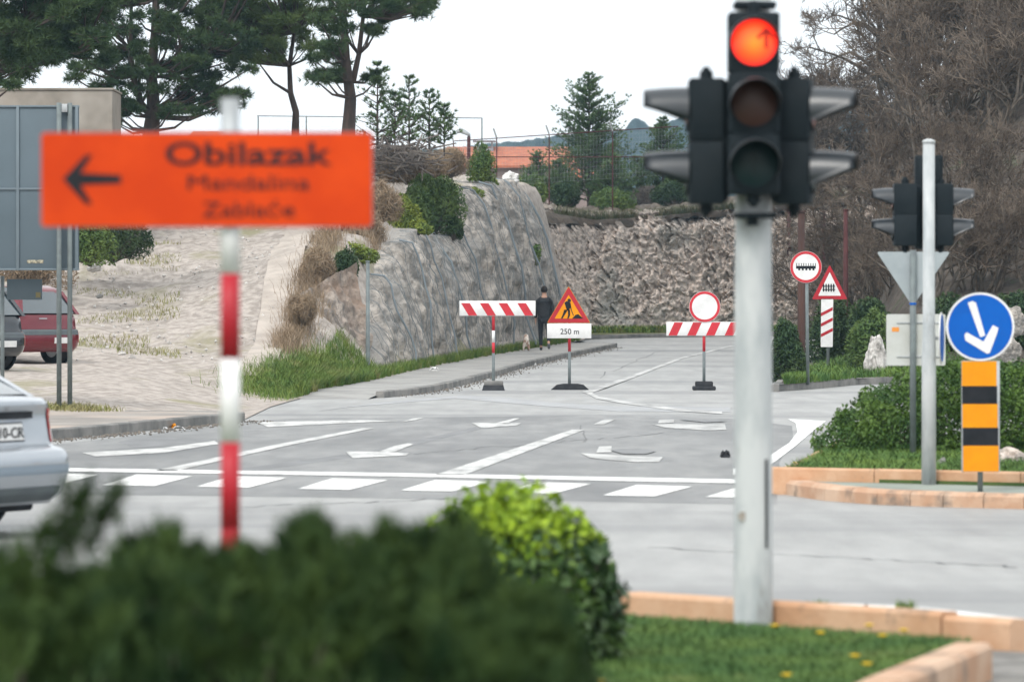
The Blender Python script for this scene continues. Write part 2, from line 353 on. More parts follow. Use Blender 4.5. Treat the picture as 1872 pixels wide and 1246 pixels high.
# ---- markings
BL = [(188, 887), (360, 890), (545, 894), (733, 897), (917, 901), (1102, 906), (1290, 909), (15, 884)]
g = MB()
for (u, v) in BL: gpoly(g, [(u, v), (u+94, v+2), (u+164, v-16), (u+62, v-19)], .007)
struct('crosswalk', g, white_paint, 'seven white slanted bars of a pedestrian crossing', cat='road marking')
g = MB(); gpoly(g, [(-80, 859), (700, 871), (1345, 884), (1345, 877), (700, 865), (-80, 853)], .007)
struct('stop_line', g, white_paint, 'long thin white stop line just behind the crossing bars', cat='road marking')
g = MB()
gpoly(g, [(797, 868), (848, 869), (1068, 786), (1045, 786)], .007)
gpoly(g, [(282, 861), (322, 861), (520, 816), (685, 783), (662, 783), (500, 814)], .007)
gpoly(g, [(150, 828), (175, 835), (300, 828), (400, 812), (392, 806), (300, 819)], .007)
gpoly(g, [(470, 772), (490, 781), (650, 773), (730, 770), (655, 768)], .007)
gpoly(g, [(735, 772), (760, 768), (775, 764), (755, 765)], .007)
lane_paint = M('lane_paint', (.56, .56, .545), (.24, .24, .235), scale=4.5, rough=.6, lo=.42, hi=.72, stretch=(1, .25, 1))
struct('lane_lines', g, lane_paint, 'long white lane lines running away from the stop line', cat='road marking')
g = MB()
gpoly(g, [(1064, 717), (1078, 721), (1088, 716), (1160, 690), (1250, 655), (1345, 632), (1335, 632), (1243, 654), (1150, 688)], .0075)
gpoly(g, [(1068, 717), (1090, 729), (1140, 738), (1240, 752), (1320, 757), (1320, 753), (1240, 747), (1140, 733), (1095, 725), (1082, 718)][::-1], .0078)
struct('centre_line', g, worn_paint, 'worn white centre line forking in front of the roadworks sign', cat='road marking')
def arrow_left(pts, m=lane_paint, lab=''):
    g = MB()
    for P in pts: gpoly(g, P, .0075)
    struct('lane_arrow', g, m, lab, cat='road marking')
arrow_left([[(632, 826), (645, 838), (742, 833), (748, 829), (700, 826)], [(690, 827), (722, 826), (757, 812), (745, 811), (720, 816)]], lane_paint, 'white turn arrow painted in the lane left of the long divider')
arrow_left([[(862, 773), (880, 783), (945, 778), (952, 774), (905, 774)], [(905, 774), (930, 773), (950, 765), (940, 765)]], lane_paint, 'small white turn arrow farther up the same lane')
arrow_left([[(1062, 829), (1080, 838), (1160, 845), (1205, 845), (1212, 836), (1160, 835), (1115, 832)], [(1090, 828), (1118, 827), (1118, 816), (1095, 817)]], worn_paint, 'worn white turn arrow beside the dark tar patch near the pole')
arrow_left([[(1192, 776), (1215, 782), (1290, 787), (1328, 786), (1325, 776), (1280, 776), (1230, 775)], [(1203, 774), (1232, 773), (1232, 767), (1205, 768)]], worn_paint, 'worn white turn arrow just behind the thick traffic light pole')
arrow_left([[(1085, 776), (1105, 776), (1125, 767), (1105, 767)]], worn_paint, 'short faded white dash between the two worn arrows')
g = MB()
gpoly(g, [(1340, 869), (1412, 848), (1455, 815), (1490, 785), (1510, 770), (1440, 766), (1455, 774), (1458, 790), (1443, 810), (1405, 835), (1340, 858)][::-1], .007)
struct('island_edge_line', g, white_paint, 'broad white edge line curving round the far traffic island', cat='road marking')
g = MB(); gpoly(g, [(1300, 1110), (1420, 1107), (1560, 1112), (1700, 1124), (1900, 1150), (1900, 1135), (1700, 1112), (1560, 1105), (1420, 1102), (1300, 1103)], .007)
struct('near_edge_line', g, white_paint, 'thin white edge line just beyond the near ochre kerb', cat='road marking')

crack_m = M('crack_tar', (.13, .132, .134), (.19, .19, .19), scale=6, rough=.7)
g = MB(); rgc = np.random.default_rng(33)
for (u0, v0, u1, v1, n_) in ((1060, 778, 1068, 806, 9), (1180, 1000, 1860, 1036, 36), (760, 830, 1230, 790, 26), (1090, 690, 1210, 640, 12), (330, 930, 1000, 905, 30)):
    pu, pv = None, None
    for k in range(n_+1):
        u = u0+(u1-u0)*k/n_+rgc.normal()*5; v = v0+(v1-v0)*k/n_+rgc.normal()*.9; q = G(u, v); w_ = .013*rgc.uniform(.5, 1.4)
        if pu: 
            d = Vector((q[0]-pu[0], q[1]-pu[1])).normalized(); o2 = Vector((-d.y, d.x))*w_
            g.add([(pu[0]-o2.x, pu[1]-o2.y, pu[2]+.0045), (pu[0]+o2.x, pu[1]+o2.y, pu[2]+.0045), (q[0]+o2.x, q[1]+o2.y, q[2]+.0045), (q[0]-o2.x, q[1]-o2.y, q[2]+.0045)], [(0, 3, 2, 1)])
        pu = q
struct('road_cracks', g, crack_m, 'thin crooked tar filled cracks wandering over the asphalt', cat='road crack')
# ---- left pavements, kerbs
def kerb(name, path, width, h, mat, label, base=0.0, block=1.0, bev=.015, side=1, zf=roadz):
    mb = MB(); path = [Vector(p) for p in path]
    for a, b in zip(path[:-1], path[1:]):
        d = (b-a); L = d.length; d.normalize(); nrm = Vector((-d.y, d.x))*side; k = max(1, round(L/block))
        for i in range(k):
            p = a+d*(L*i/k+.004); q = a+d*(L*(i+1)/k-.004); o = nrm*width
            jit = random.uniform(-.004, .004)
            V = []
            for (c, zz) in ((p, zf(p.y)), (q, zf(q.y))):
                for f, z in ((0, base-.05), (0, base+h-bev), (bev/width, base+h), (1-bev/width, base+h), (1, base+h-bev), (1, base-.05)):
                    r = c+o*f; V.append((r.x, r.y, zz+z+jit))
            F = [(j, j+1, j+7, j+6) for j in range(5)]+[(0, 5, 4, 3, 2, 1), (6, 7, 8, 9, 10, 11)]
            mb.add(V, F)
    return struct(name, mb, mat, label, cat='kerb')
KL = [(-9.5, 36.5), (-7.6, 46.2), (-5.53, 56.6), (-3.75, 65.3)]
kerb('kerb', KL+[(-4.3, 66.3), (-5.5, 66.6)], .16, .13, kerb_m, 'grey stone kerb in front of the gravel lot on the left', block=.9)
KC = [(x, y) for x, y in zip(KX[2:9], KY[2:9])]+[(2.9, 143.8), (2.2, 144.4)]
kerb('kerb', KC, .14, .12, kerb_m, 'long grey kerb of the pavement running up beside the cliff', block=1.0)
g = MB(); g.slab([(x-.155, y) for x, y in KL]+[(-5.3, 66.2), (-7.03, 65), (-8.9, 56.6), (-12.9, 36.5)], .02, .124)
struct('pavement', g, pavement_m, 'pinkish concrete pavement behind the left kerb', cat='pavement')
rows = []
for y in [79.9, 80.6, 81.6, 82.5, 83.5, 84.5, 86, 88, 92, 96, 101, 107, 113.5, 119, 125, 134, 143.6]:
    k = ipt(y, KY, KX)-.13; e = E(y)-.2
    z = (.008 if y > 80 else -.03)+.108*sst((y-80)/4)+roadz(y); rows.append([(x, y, z+.004) for x in np.linspace(k, e, 5)])
rows2 = [[(p[0], p[1], p[2]) for p in r] for r in rows]
g = MB(); g.grid(rows2); struct('pavement', g, M('cliff_pavement', (.33, .325, .31), (.25, .245, .235), scale=1, rough=.9, bump=.3, bscale=30), 'narrow grey pavement between road kerb and grassy cliff foot', cat='pavement')

# ---- left hillside (gravel lot, slope, plateau)
def fr(x, y, s=1., o=0.): return mn.noise(Vector((x*s, y*s, o)))
rows = []
yl = list(np.arange(30, 66, 4))+list(np.arange(66, 160, .9))+list(np.arange(160, 420, 12))
for y in yl:
    if y < 66: xr = ipt(y, [30, 36.5, 46.2, 56.6, 65.3], [-10.6, -9.7, -7.8, -5.75, -4.0])-.02; xr = xr if y < 64 else -4.2
    else: xr = E(y)-.1
    ts = np.concatenate([np.linspace(0, 8, 50), np.linspace(8.4, 20, 30), np.linspace(22, 90, 22)])
    row = []
    for t in ts:
        x = xr-t; z = H(x, y)
        amp = .05+.16*sst((y-88)/12); 
        if y > 68 and t > .4: z += amp*(fr(x, y, .6)+.5*fr(x, y, 1.7, 3))*(1 if y > 80 else .25)
        if x < -11 and y > 88: z += .5*sst((-11-x)/5)*sst((y-88)/10)
        row.append((x, y, z))
    rows.append(row)
g = MB(); g.grid(rows); struct('hillside', g, gravel_m, 'pale pinkish gravel lot rising to the pine plateau on the left', smooth=True, cat='hillside')
# concrete strip up the slope
rows = []
for y in np.arange(84, 121, .8):
    a, b = ipt(y, [84, 92, 115, 121], [-5.15, -5.1, -5.6, -5.7]), ipt(y, [84, 92, 115, 121], [-4.5, -4.45, -4.6, -4.65])
    rows.append([(x, y, max(H(x, y)+(.05+.16*sst((y-88)/12))*(fr(x, y, .6)+.5*fr(x, y, 1.7, 3)), 0)+.05) for x in np.linspace(a, b, 5)])
g = MB(); g.grid(rows); struct('footpath', g, strip_m, 'smooth pale concrete strip climbing the gravel slope', smooth=True, cat='path')

# ---- netted cliff
CY = [96.5, 98, 100, 103, 107, 110, 113, 118, 122, 124.5, 126.5, 130, 135, 140, 146, 147.5]
CB = [-3.05, -2.75, -2.5, -2.3, -2.0, -1.85, -1.55, -1.1, -.7, -.5, -.3, .1, .62, 1.1, 1.62, 1.2]
CT = [-3.5, -3.35, -3.3, -3.1, -2.8, -2.5, -2.35, -1.95, -1.65, -1.5, -1.3, -1.0, -.65, -.3, .08, -.4]
CZ = [.35, .8, 1.35, 2.2, 2.9, 3.25, 3.4, 3.4, 3.45, 3.7, 4.7, 4.95, 5.15, 5.35, 5.5, 5.3]
def cliff_pt(y, t, off=0.0):
    b, c, zt = ipt(y, CY, CB), ipt(y, CY, CT), ipt(y, CY, CZ); z0 = .05+roadz(y)
    if t <= 1:
        k = max(t, 0)**2.2; x = b+(c-b)*(.35*t+.65*k); z = z0+(zt-z0)*(1-(1-t)**1.25)
    else:
        q = t-1; x = c-q*2.6; z = zt+.12*math.sin(min(q, 1)*math.pi*.5)-.35*q*q
    fold = .10*math.sin(y*1.15+1.2*t)+.06*math.sin(y*2.9+2*t)+.03*math.sin(y*6.1)
    n = .17*mn.fractal(Vector((y*.35, z*.8, 1.5)), .8, 2.2, 4)+.07*mn.noise(Vector((y*.9, z*3.2, 7)))+.05*mn.noise(Vector((y*2.2, z*7+y*1.5, 3)))
    return (x+fold*min(1, t*1.6)*(1 if t < 1.2 else .3)+n+off, y+.4*fr(y, z, .7, 4), z+(n*.7 if t > .8 else 0)+off*.4)
ty = np.linspace(96.5, 147.5, 420); tt = list(np.linspace(-.03, 1, 120))+list(np.linspace(1.04, 2, 14))
g = MB(); g.grid([[cliff_pt(y, t) for t in tt] for y in ty])
struct('cliff', g, rock_net_m, 'grey limestone cutting face under a steel net, beside the pavement', smooth=True, cat='cliff')
# low bare rock left of the net
def rockgrid(P00, P10, P01, P11, nu, nv, amp, seed, dirv):
    out = []
    for i in range(nu):
        r = []
        for j in range(nv):
            a, b = i/(nu-1), j/(nv-1)
            p = Vector(P00)*(1-a)*(1-b)+Vector(P10)*a*(1-b)+Vector(P01)*(1-a)*b+Vector(P11)*a*b
            n = amp*(mn.fractal(p*.9+Vector((seed, 0, 0)), .9, 2.1, 4)+.4*abs(mn.noise(p*3+Vector((0, seed, 0)))))
            r.append(p+Vector(dirv)*n)
        out.append(r)
    return out
g = MB(); g.grid(rockgrid((-4.15, 92.5, .25), (-2.85, 97.5, .1), (-4.6, 95.5, 1.75), (-3.3, 98.5, 2.5), 60, 46, .34, 3, (.5, -.6, .5)))
struct('rock_outcrop', g, rockmat('outcrop_limestone', (.42, .36, .31), (.20, .175, .155), (.30, .22, .17), sc_=4), 'low reddish broken rock bank left of the netted cliff', smooth=True, cat='rock face')

# ---- far rock wall behind the bend
WX = [-2.5, 1.1, 2.0, 3.0, 5.0, 8.0, 11.0, 14.0, 17.0, 24, 40]
WY = [160, 161, 163, 165.5, 168.5, 172, 175, 178, 180, 183, 186]
WT = [5.0, 5.0, 4.9, 4.8, 4.95, 5.3, 5.6, 6.0, 6.5, 7.5, 9]
g = MB(); rows = []
for x in np.linspace(-2.5, 24, 560):
    y = ipt(x, WX, WY); zt = ipt(x, WX, WT); z0 = .1+roadz(y); r = []
    for t in np.linspace(0, 1, 130):
        z = z0+(zt-z0)*t; back = 1.9*t+1.2*max(0, t-.85)*6
        p = Vector((x, y, z))
        pp = Vector((x, y*.3, z)); n = .6*mn.fractal(pp*.6, .8, 2.1, 5)+.10*(1-2*mn.cell(Vector((pp.x+.5*mn.noise(pp*2), pp.y, pp.z+.5*mn.noise(pp*2+Vector((9, 0, 0)))))*5.2))+.15*mn.noise(pp*3.6)+.12*mn.noise(pp*8)
        nd = Vector((-.25, -1, .25)).normalized()
        q = p+Vector((-.25*back, back, 0))+nd*n*(.35+.65*min(1, t*5))
        r.append(q)
    rows.append(r)
g.grid(rows); struct('rock_wall', g, rock_far_m, 'pinkish crumbling rock wall rising behind the bend of the closed road', smooth=False, cat='rock wall')
# hillside above the far wall
rows = []
for x in list(np.linspace(-14, 0, 12))+list(np.linspace(.15, 18, 120))+list(np.linspace(18.6, 60, 40)):
    yb = ipt(x, [-14]+WX[1:], [156]+WY[1:]); zt = ipt(x, [-14]+WX[1:], [5.2]+WT[1:]); r = []
    for t in [0, .3, .6, .9, 1.3, 1.8]+list(np.linspace(2.4, 16, 18))+[22, 30, 40, 60, 90, 140, 220]:
        y = yb+2.1+t; z = zt+.02-.45*math.exp(-t*1.6)+min(t, 16)*(.035+.10*sst((x-9)/14))+.2*fr(x, y, .5)+.14*fr(x, y, 1.6, 3)+.16*fr(x, y*.7, 3.4, 8)*min(1, t+.2)
        r.append((x-.4, y+.5*fr(x, z, 1.2, 6), z))
    rows.append(r)
g = MB(); g.grid(rows); struct('far_hillside', g, soil_m, 'stony brown scrub slope above the far rock wall', smooth=True, cat='hillside')
def farz(x, y):
    yb = ipt(x, [-14]+WX[1:], [152]+WY[1:]); zt = ipt(x, [-14]+WX[1:], [5.2]+WT[1:]); return zt+min(max(y-yb-2.6, 0), 16)*(.035+.10*sst((x-9)/14))

# ---- right bank and hill
def XF(y): return ipt(y, [87, 93.5, 95, 97, 99, 100], [4.86, 6.97, 8.2, 14, 30, 60])
def RE(y): return ipt(y, [87, 88, 95, 105, 115, 125, 135, 145, 155, 175, 200], [4.85, 5.0, 5.6, 6.8, 8.2, 9.9, 11.8, 13.8, 15.6, 17.5, 18])
def HR(x, y):
    gz = ipt(y, [94, 98, 103, 108, 115, 130, 150, 185, 240], [0, .15, .9, 2.0, 3.6, 7.0, 10.0, 13, 15])
    t = sst((x-.0735*y)/2.0)+.5*sst((x-.09*y)/6)
    b = .25*sst((y-96)/8)*sst((x-RE(y))/1.5)
    return .13+roadz(y)+b+gz*t*.95
g = MB(); rows = []
for y in list(np.arange(87.2, 100, .6))+list(np.arange(100, 170, 1.1))+list(np.arange(170, 250, 5)):
    a, b = RE(y), XF(y) if y < 100 else 60
    rows.append([(x, y, HR(x, y)+(0.25*fr(x, y, .5)+.12*fr(x, y, 1.5, 5))*sst((y-97)/6)) for x in a+(b-a)*np.linspace(0, 1, 110)**1.7])
g.grid(rows); 
right_m = M('right_hill_soil', (.10, .082, .068), (.062, .052, .043), scale=2.0, rough=.98, bump=.9, bscale=5, c3=(.05, .07, .03), scale3=.8, lo3=.58, hi3=.68, bdist=.12)
struct('right_hillside', g, right_m, 'dark scrubby hill rising on the right behind the islands', smooth=True, cat='hillside')
kerb('kerb', [(20, 97.7), (14, 97), (8.2, 95), (6.97, 93.5), (4.86, 87.1), (5.4, 94), (6.7, 104), (8.1, 114)], .14, .14, kerb_m, 'grey kerb below the green bank and the level crossing signs', block=1.0, side=-1)
kerb('kerb', [(2.2, 156), (2.7, 160), (4.7, 164.4), (8, 168.3), (12, 172), (20, 177)], .14, .14, kerb_m, 'thin grey kerb at the foot of the far rock wall', block=1.2)
g = MB(); g.grid([[(ipt(s_, [0, 1, 2, 3, 4, 5], [2.0, 2.55, 4.55, 7.85, 11.8, 20])-o*.3, ipt(s_, [0, 1, 2, 3, 4, 5], [156, 160.1, 164.6, 168.5, 172.2, 177.2])+o*3.2, .13+roadz(165)+.05*o) for o in (0, .4, 1)] for s_ in np.linspace(0, 5, 20)])
struct('verge', g, bank_m, 'thin grass verge between far kerb and rock wall', cat='verge')

# ---- far islands on the right
def island(path, z): g = MB(); g.slab(path, -.04, z); return g
isl = [(2.3, 40.35), (2.55, 42.2), (2.95, 45.6), (3.4, 49), (4.2, 52.5), (6, 55), (14, 56), (14, 36), (4.27, 39.0)]
struct('grass_island', island(isl, .15), turf_m, 'mown turf of the far right traffic island', cat='turf')
struct('paved_strip', island([(2.5, 40.0), (2.4, 40.4), (4.27, 39.1), (14, 36.0), (14, 33), (9, 35.1), (4.15, 37.52), (3.55, 37.87), (3.1, 38.3), (2.7, 39.1)], .12), M('greenish_concrete', (.27, .30, .26), (.22, .24, .21), scale=2, rough=.9), 'grey green concrete strip behind the blocky kerb', cat='paving')
kerb('kerb', [(2.33, 40.5), (2.42, 39.9), (2.62, 39.0), (3.0, 38.2), (3.5, 37.75), (4.12, 37.4), (9, 35.0)], .20, .125, edging2_m, 'chunky pale ochre kerb blocks in front of the far island', block=.42, bev=.03)
kerb('kerb', [(2.22, 40.32), (3.1, 39.8), (4.27, 39.05), (14, 36.1)], .10, .235, edging_m, 'thin ochre edging along the front of the far island turf', block=1.0)
kerb('kerb', [(3.4, 49), (2.98, 45.7), (2.55, 42.2), (2.22, 40.4)], .10, .20, edging_m, 'ochre edging curving up the left side of the far island', block=.9, side=1)
# ---- near island
IZ = .10
isl = [(-6, 23.6), (.5, 22.95), (1.98, 21.5), (1.88, 20.6), (1.95, 19.56), (1.40, 17.6), (.75, 15), (-.6, 9), (-3, 4), (-6, 4)]
struct('grass_island', island(isl, IZ), turf_m, 'turf of the near traffic island under the bushes', cat='turf')
kerb('kerb', [(-6, 23.65), (.55, 22.95), (1.98, 21.47)], .13, .225, edging_m, 'long ochre edging bar behind the thick traffic light pole', block=2.6, bev=.018)
kerb('kerb', [(1.985, 21.46), (2.27, 21.17)], .13, .215, edging_m, 'short ochre end block of the near island edging', block=1, bev=.02)
kerb('kerb', [(2.02, 19.55), (1.48, 17.6), (.80, 15)], .17, .225, edging2_m, 'ochre edging bar at the bottom right corner', block=.9, side=-1, bev=.02)
struct('paving', island([(1.85, 20.6), (1.98, 19.5), (1.5, 17.5), (.8, 14.5), (5, 14.5), (5, 19.6), (3.2, 20.4), (2.3, 21.14), (1.99, 21.44)], .07), M('rough_paving', (.24, .23, .215), (.14, .135, .125), scale=3, rough=.9, bump=.6, bscale=9), 'rough grey paving right of the near island edging', cat='paving')

# ---- far blue hill
rows = []
prof = [(-400, 262), (500, 275), (830, 272), (880, 264), (960, 256), (1040, 246), (1110, 238), (1140, 240), (1152, 222), (1165, 216), (1180, 220), (1190, 232), (1215, 226), (1260, 208), (1400, 190), (2300, 185)]
for u in np.linspace(-400, 2300, 500):
    v = ipt(u, [p[0] for p in prof], [p[1] for p in prof])
    v += 3.2*mn.noise(Vector((u*.09, 1, 0)))+2*mn.noise(Vector((u*.3, 5, 0)))
    Y = 1150; x, _, z = W(u, v, Y); r = []
    for t in np.linspace(0, 1, 26):
        r.append((x, Y-260*(1-t)+20*mn.noise(Vector((u*.03, t*6, 2))), -1+(z+1)*(t**.8)+3*mn.noise(Vector((u*.05, t*9, 0)))*(t < .98)*(t > .02)))
    r.append((x, Y+200, z*.5)); r.append((x, Y+400, -1))
    rows.append(r)
g = MB(); g.grid(rows); struct('hills', g, hill_m, 'wooded ridge fading to blue in the distance', smooth=True, cat='hills')

# ================================================================== VEGETATION
def ball(n, rg=rng, shell=.35):
    d = rg.normal(size=(n, 3)); d /= np.linalg.norm(d, axis=1, keepdims=True); return d*(rg.uniform(0, 1, (n, 1))**shell)
def pine(label, base, trunk, clumps, needle_mat, r0, seed, tufts=120, ln=.17, stems=(), group='tall pines on the plateau', cat='pine tree', wd=.026):
    rg = np.random.default_rng(seed); bx, by, bz = base
    t = thing('pine_tree', label, cat, base, 0, group)
    tufts = int(tufts*.36); mb = MB(); tp = [Vector(p)-Vector(base) for p in trunk]
    n = len(tp); mb.tube(tp, [r0*(1-.72*i/(n-1)) for i in range(n)], 10)
    for st, r in stems: sp = [Vector(p)-Vector(base) for p in st]; mb.tube(sp, [r*(1-.6*i/(len(sp)-1)) for i in range(len(sp))], 8)
    allp = tp+[Vector(p)-Vector(base) for st, r in stems for p in st]
    P0, P1, R0, R1 = [], [], [], []; fo = MB()
    for (c, r) in clumps:
        c = Vector(c)-Vector(base)
        q = min(allp[1:] if len(allp) > 2 else allp, key=lambda p: (p-c).length+2.0*max(0, p.z-c.z+.2))
        mid = (q+c)/2+Vector((0, 0, -.08*(c-q).length)); r1 = max(.015, .017*(c-q).length+.012)
        P0 += [q, mid]; P1 += [mid, c]; R0 += [r1, r1*.7]; R1 += [r1*.7, .012]
        B = ball(tufts, rg, .62)*rg.uniform(.8, 1.25, (tufts, 1))*np.array([r[0], r[1], r[2]])+np.array(c)
        k = 10
        sub = B[:k]
        for s_ in sub: P0.append(c); P1.append(Vector(s_)); R0.append(.014); R1.append(.006)
        D = (B-np.array(c)); D /= np.linalg.norm(D, axis=1, keepdims=True)+1e-6; D[:, 2] += .5
        fo.needles(B, D, 9, ln, wd, .75, rg)
    mb.segs(P0, P1, R0, R1, 5)
    obj('trunk', mb, bark, t, smooth=True); obj('crown', fo, needle_mat, t)
    return t
def masses(specs, y, seed, rz=.55):
    rg = np.random.default_rng(seed); out = []
    for (u0, u1, v0, v1, n, r) in specs:
        r = r*.72
        for _ in range(int(n*1.7)):
            u, v = rg.uniform(u0, u1), rg.uniform(v0, v1); yy = y+rg.uniform(-1.8, 1.8)
            rr = r*rg.uniform(.55, 1.35)*y/FP
            out.append((W(u, v, yy), (rr*1.25, rr*1.2, rr*rz)))
    return out
b = (W(-70, 300, 98)[0], 98, H(-11.6, 98))
pine('dense dark pine filling the top left corner', b, [b, W(-70, 200, 98), W(-50, 60, 98), W(-30, -140, 98)],
     masses([(-150, 110, -120, 60, 24, 42), (60, 205, -120, 75, 26, 36), (0, 110, 60, 120, 9, 26), (100, 200, 60, 110, 7, 22), (-20, 60, 110, 160, 4, 22), (-100, 180, -40, 70, 24, 38), (-60, 130, 60, 110, 12, 28)], 98, 1), pine_d, .24, 11, 170,
     stems=[([W(-60, 170, 98), W(-10, 95, 98), W(50, 40, 98), W(110, -30, 98)], .10), ([W(-65, 150, 98), W(20, 115, 98.5), W(95, 90, 98.5), W(150, 62, 98.5)], .07), ([W(-60, 130, 98), W(-20, 60, 97.5), W(10, -20, 97.5)], .08)])
b = (W(276, 300, 120)[0], 120, H(-9.3, 120))
pine('broad dark pine with a forked trunk above the orange sign', b, [b, W(276, 240, 120), W(281, 200, 120), W(277, 140, 120), W(283, 60, 120), W(290, -120, 120)],
     masses([(140, 250, -60, 20, 9, 28), (300, 470, -60, 70, 20, 30), (330, 470, 60, 130, 11, 26), (220, 400, 90, 175, 10, 24), (300, 450, 160, 215, 9, 20), (130, 230, 100, 165, 7, 22), (205, 260, 190, 215, 3, 15), (290, 330, -60, 60, 8, 26), (130, 260, 20, 100, 10, 24), (300, 420, 60, 190, 10, 24), (200, 300, 60, 180, 6, 20), (150, 260, 150, 225, 5, 18)], 120, 2), pine_d, .25, 12, 170,
     stems=[([W(279, 215, 120), W(258, 190, 120), W(243, 140, 120), W(238, 90, 120), W(240, 10, 120)], .11), ([W(282, 130, 120), W(330, 105, 120.5), W(380, 95, 120.5)], .07)])
b = (W(541, 300, 122)[0], 122, H(-5.7, 122))
pine('slim pine with a thin curved trunk and olive green crown', b, [b, W(540, 235, 122), W(541, 205, 122), W(531, 170, 122), W(529, 120, 122), W(538, 60, 122), W(545, -60, 122)],
     masses([(375, 560, -50, 60, 24, 28), (400, 520, 50, 110, 11, 24), (480, 590, -40, 100, 12, 26), (370, 570, -20, 90, 22, 26)], 122, 3), pine_l, .115, 13, 160)
b = (W(637, 300, 116)[0], 116, H(-4.1, 116))
pine('tall pine with a thick grey trunk right of the slim one', b, [b, W(637, 240, 116), W(641, 180, 116), W(632, 110, 116), W(628, 30, 116), W(622, -120, 116)],
     masses([(560, 640, -60, 60, 11, 26), (640, 790, -60, 28, 20, 22), (700, 790, -30, 20, 6, 16), (565, 625, 95, 150, 6, 20), (655, 700, 20, 60, 3, 16), (590, 625, 60, 100, 4, 20), (655, 690, 130, 160, 2, 10)], 116, 4), pine_d, .20, 14, 150,
     stems=[([W(645, 150, 116), W(656, 100, 116), W(664, 30, 116), W(680, -90, 116)], .08)])

def young_pine(label, base, h, rad, seed, dens=1.0, mat=None, group='young pines', flare=.4):
    rg = np.random.default_rng(seed); t = thing('young_pine', label, 'young pine', base, 0, group)
    P0, P1, R0, R1 = [(0, 0, -.2)], [(0, 0, h*.98)], [.02*h], [.008]; C = []; D = []
    nw = int(9+h*2.2*dens)
    for i in range(nw):
        f = (i+.5)/nw; z = h*(.05+.93*f); L = rad*(1-f)**.75*(1 if f > .2 else .85)*rg.uniform(.7, 1.2)+.08
        for k in range(int(5+3*dens)):
            a = rg.uniform(0, 2*math.pi); l = L*rg.uniform(.3, 1.15)
            tip = np.array([math.cos(a)*l, math.sin(a)*l, z+l*flare*rg.uniform(.5, 1.6)]); o = np.array([0, 0, z])
            P0.append(o); P1.append(tip); R0.append(.012+.006*l); R1.append(.004)
            m = max(3, int(l*11*dens))
            for j in range(m):
                q = .25+.75*(j+rg.uniform())/m; c = o+(tip-o)*q+rg.normal(size=3)*.05*l; c[2] += .10*q*l
                C.append(c); dd = (tip-o)/(np.linalg.norm(tip-o)+1e-6); dd[2] += .5; D.append(dd)
    tr = MB(); tr.segs(P0, P1, R0, R1, 4); fo = MB(); fo.needles(C, D, 13, .13, .024, .6, rg)
    obj('trunk', tr, bark, t); obj('crown', fo, mat or pine_y, t); return t
def at(u, y, zf): x = (u-936)*y/FP; return (x, y, zf(x, y))
for (u, y, h, r_, sd_, dn, lab) in [
    (1077, 183, 5.5, 2.3, 21, 1.9, 'largest young pine, broad and conical, above the far rock wall'),
    (1212, 188, 3.6, 1.6, 22, 1.8, 'bushy young pine just left of the black side signal'),
    (985, 181, 2.0, 1.0, 23, 1.4, 'low young pine at the right end of the netted cliff'),
    (1020, 180, 1.8, .9, 24, 1.5, 'low dense young pine at the left foot of the largest one'),
    (1120, 181, 2.2, 1.3, 25, 1.5, 'low dense young pine at the right foot of the largest one'),
    (1165, 186, 2.1, .9, 26, 1.2, 'small young pine between the largest one and the signal'),
    (1260, 184, 2.0, 1.0, 27, 1.2, 'small young pine behind the black left visor')]:
    young_pine(lab, at(u, y, farz), h, r_, sd_, dn)
for (u, y, h, r_, sd_, dn, lab) in [
    (690, 121, 2.3, .95, 31, .5, 'thin sparse young pine just right of the thick grey trunk'),
    (722, 123, 1.5, .9, 32, .5, 'short young pine between two sparse ones on the brush mound'),
    (748, 124, 2.0, .85, 33, .45, 'thin young pine with a pointed top above the cut branches'),
    (785, 125, 1.6, .95, 34, .5, 'sparse young pine near the right end of the tall fence'),
    (812, 126, 1.2, .5, 35, .6, 'smallest young pine at the right end of the brush mound')]:
    young_pine(lab, (lambda p: (p[0], p[1], CH+(555-262)*p[1]/FP-.15))(at(u, y, H)), h, r_, sd_, dn)

def bush(name, label, loc, rad, mat, n, ln, wd, seed, cat='bush', group=None, shell=.18, lumps=9, mat2=None, frac2=0, up=0., flat=False):
    rg = np.random.default_rng(seed); t = thing(name, label, cat, loc, 0, group)
    rx, ry, rz = rad; C = []
    for i in range(lumps):
        d = rg.normal(size=3); d /= np.linalg.norm(d); d[2] = abs(d[2])
        c = d*np.array([rx, ry, rz])*.55+np.array([0, 0, rz*.25]); k = rg.uniform(.38, .55)
        C.append(ball(n//lumps, rg, shell)*np.array([rx, ry, rz])*k*np.array([1, 1, 1.1])+c)
    C = np.concatenate(C); C = C[C[:, 2] > -.05]
    fo = MB(); 
    if mat2 and frac2:
        top = C[:, 2] > rz*(1-frac2)+rg.normal(size=len(C))*rz*.12
        fo.leaves(C[~top], ln, wd, up, rg); f2 = MB(); f2.leaves(C[top]*np.array([1, 1, 1.02]), ln, wd, up+.6, rg); obj('young_leaves', f2, mat2, t)
    else: fo.leaves(C, ln, wd, up, rg)
    obj('foliage', fo, mat, t)
    st = MB(); tips = C[rg.integers(0, len(C), 60)]; st.segs(np.tile([[0, 0, -.05]], (60, 1))+rg.normal(size=(60, 3))*.03*rx, tips, np.full(60, .008+.01*rx), np.full(60, .004), 4)
    obj('branches', st, barkD, t); return t
bush('bush', 'large round dark green bush on top of the netted cliff', W(788, 425, 121), (.95, .9, 1.30), M('round_bush_leaf', (.13, .19, .05), (.06, .11, .035), scale=2.2), 17000, .13, .03, 41, up=.5)
bush('bush', 'yellow green bush at the left foot of the large round one', W(735, 420, 117), (.5, .5, .75), spurge_m, 4500, .10, .03, 42, up=.3)
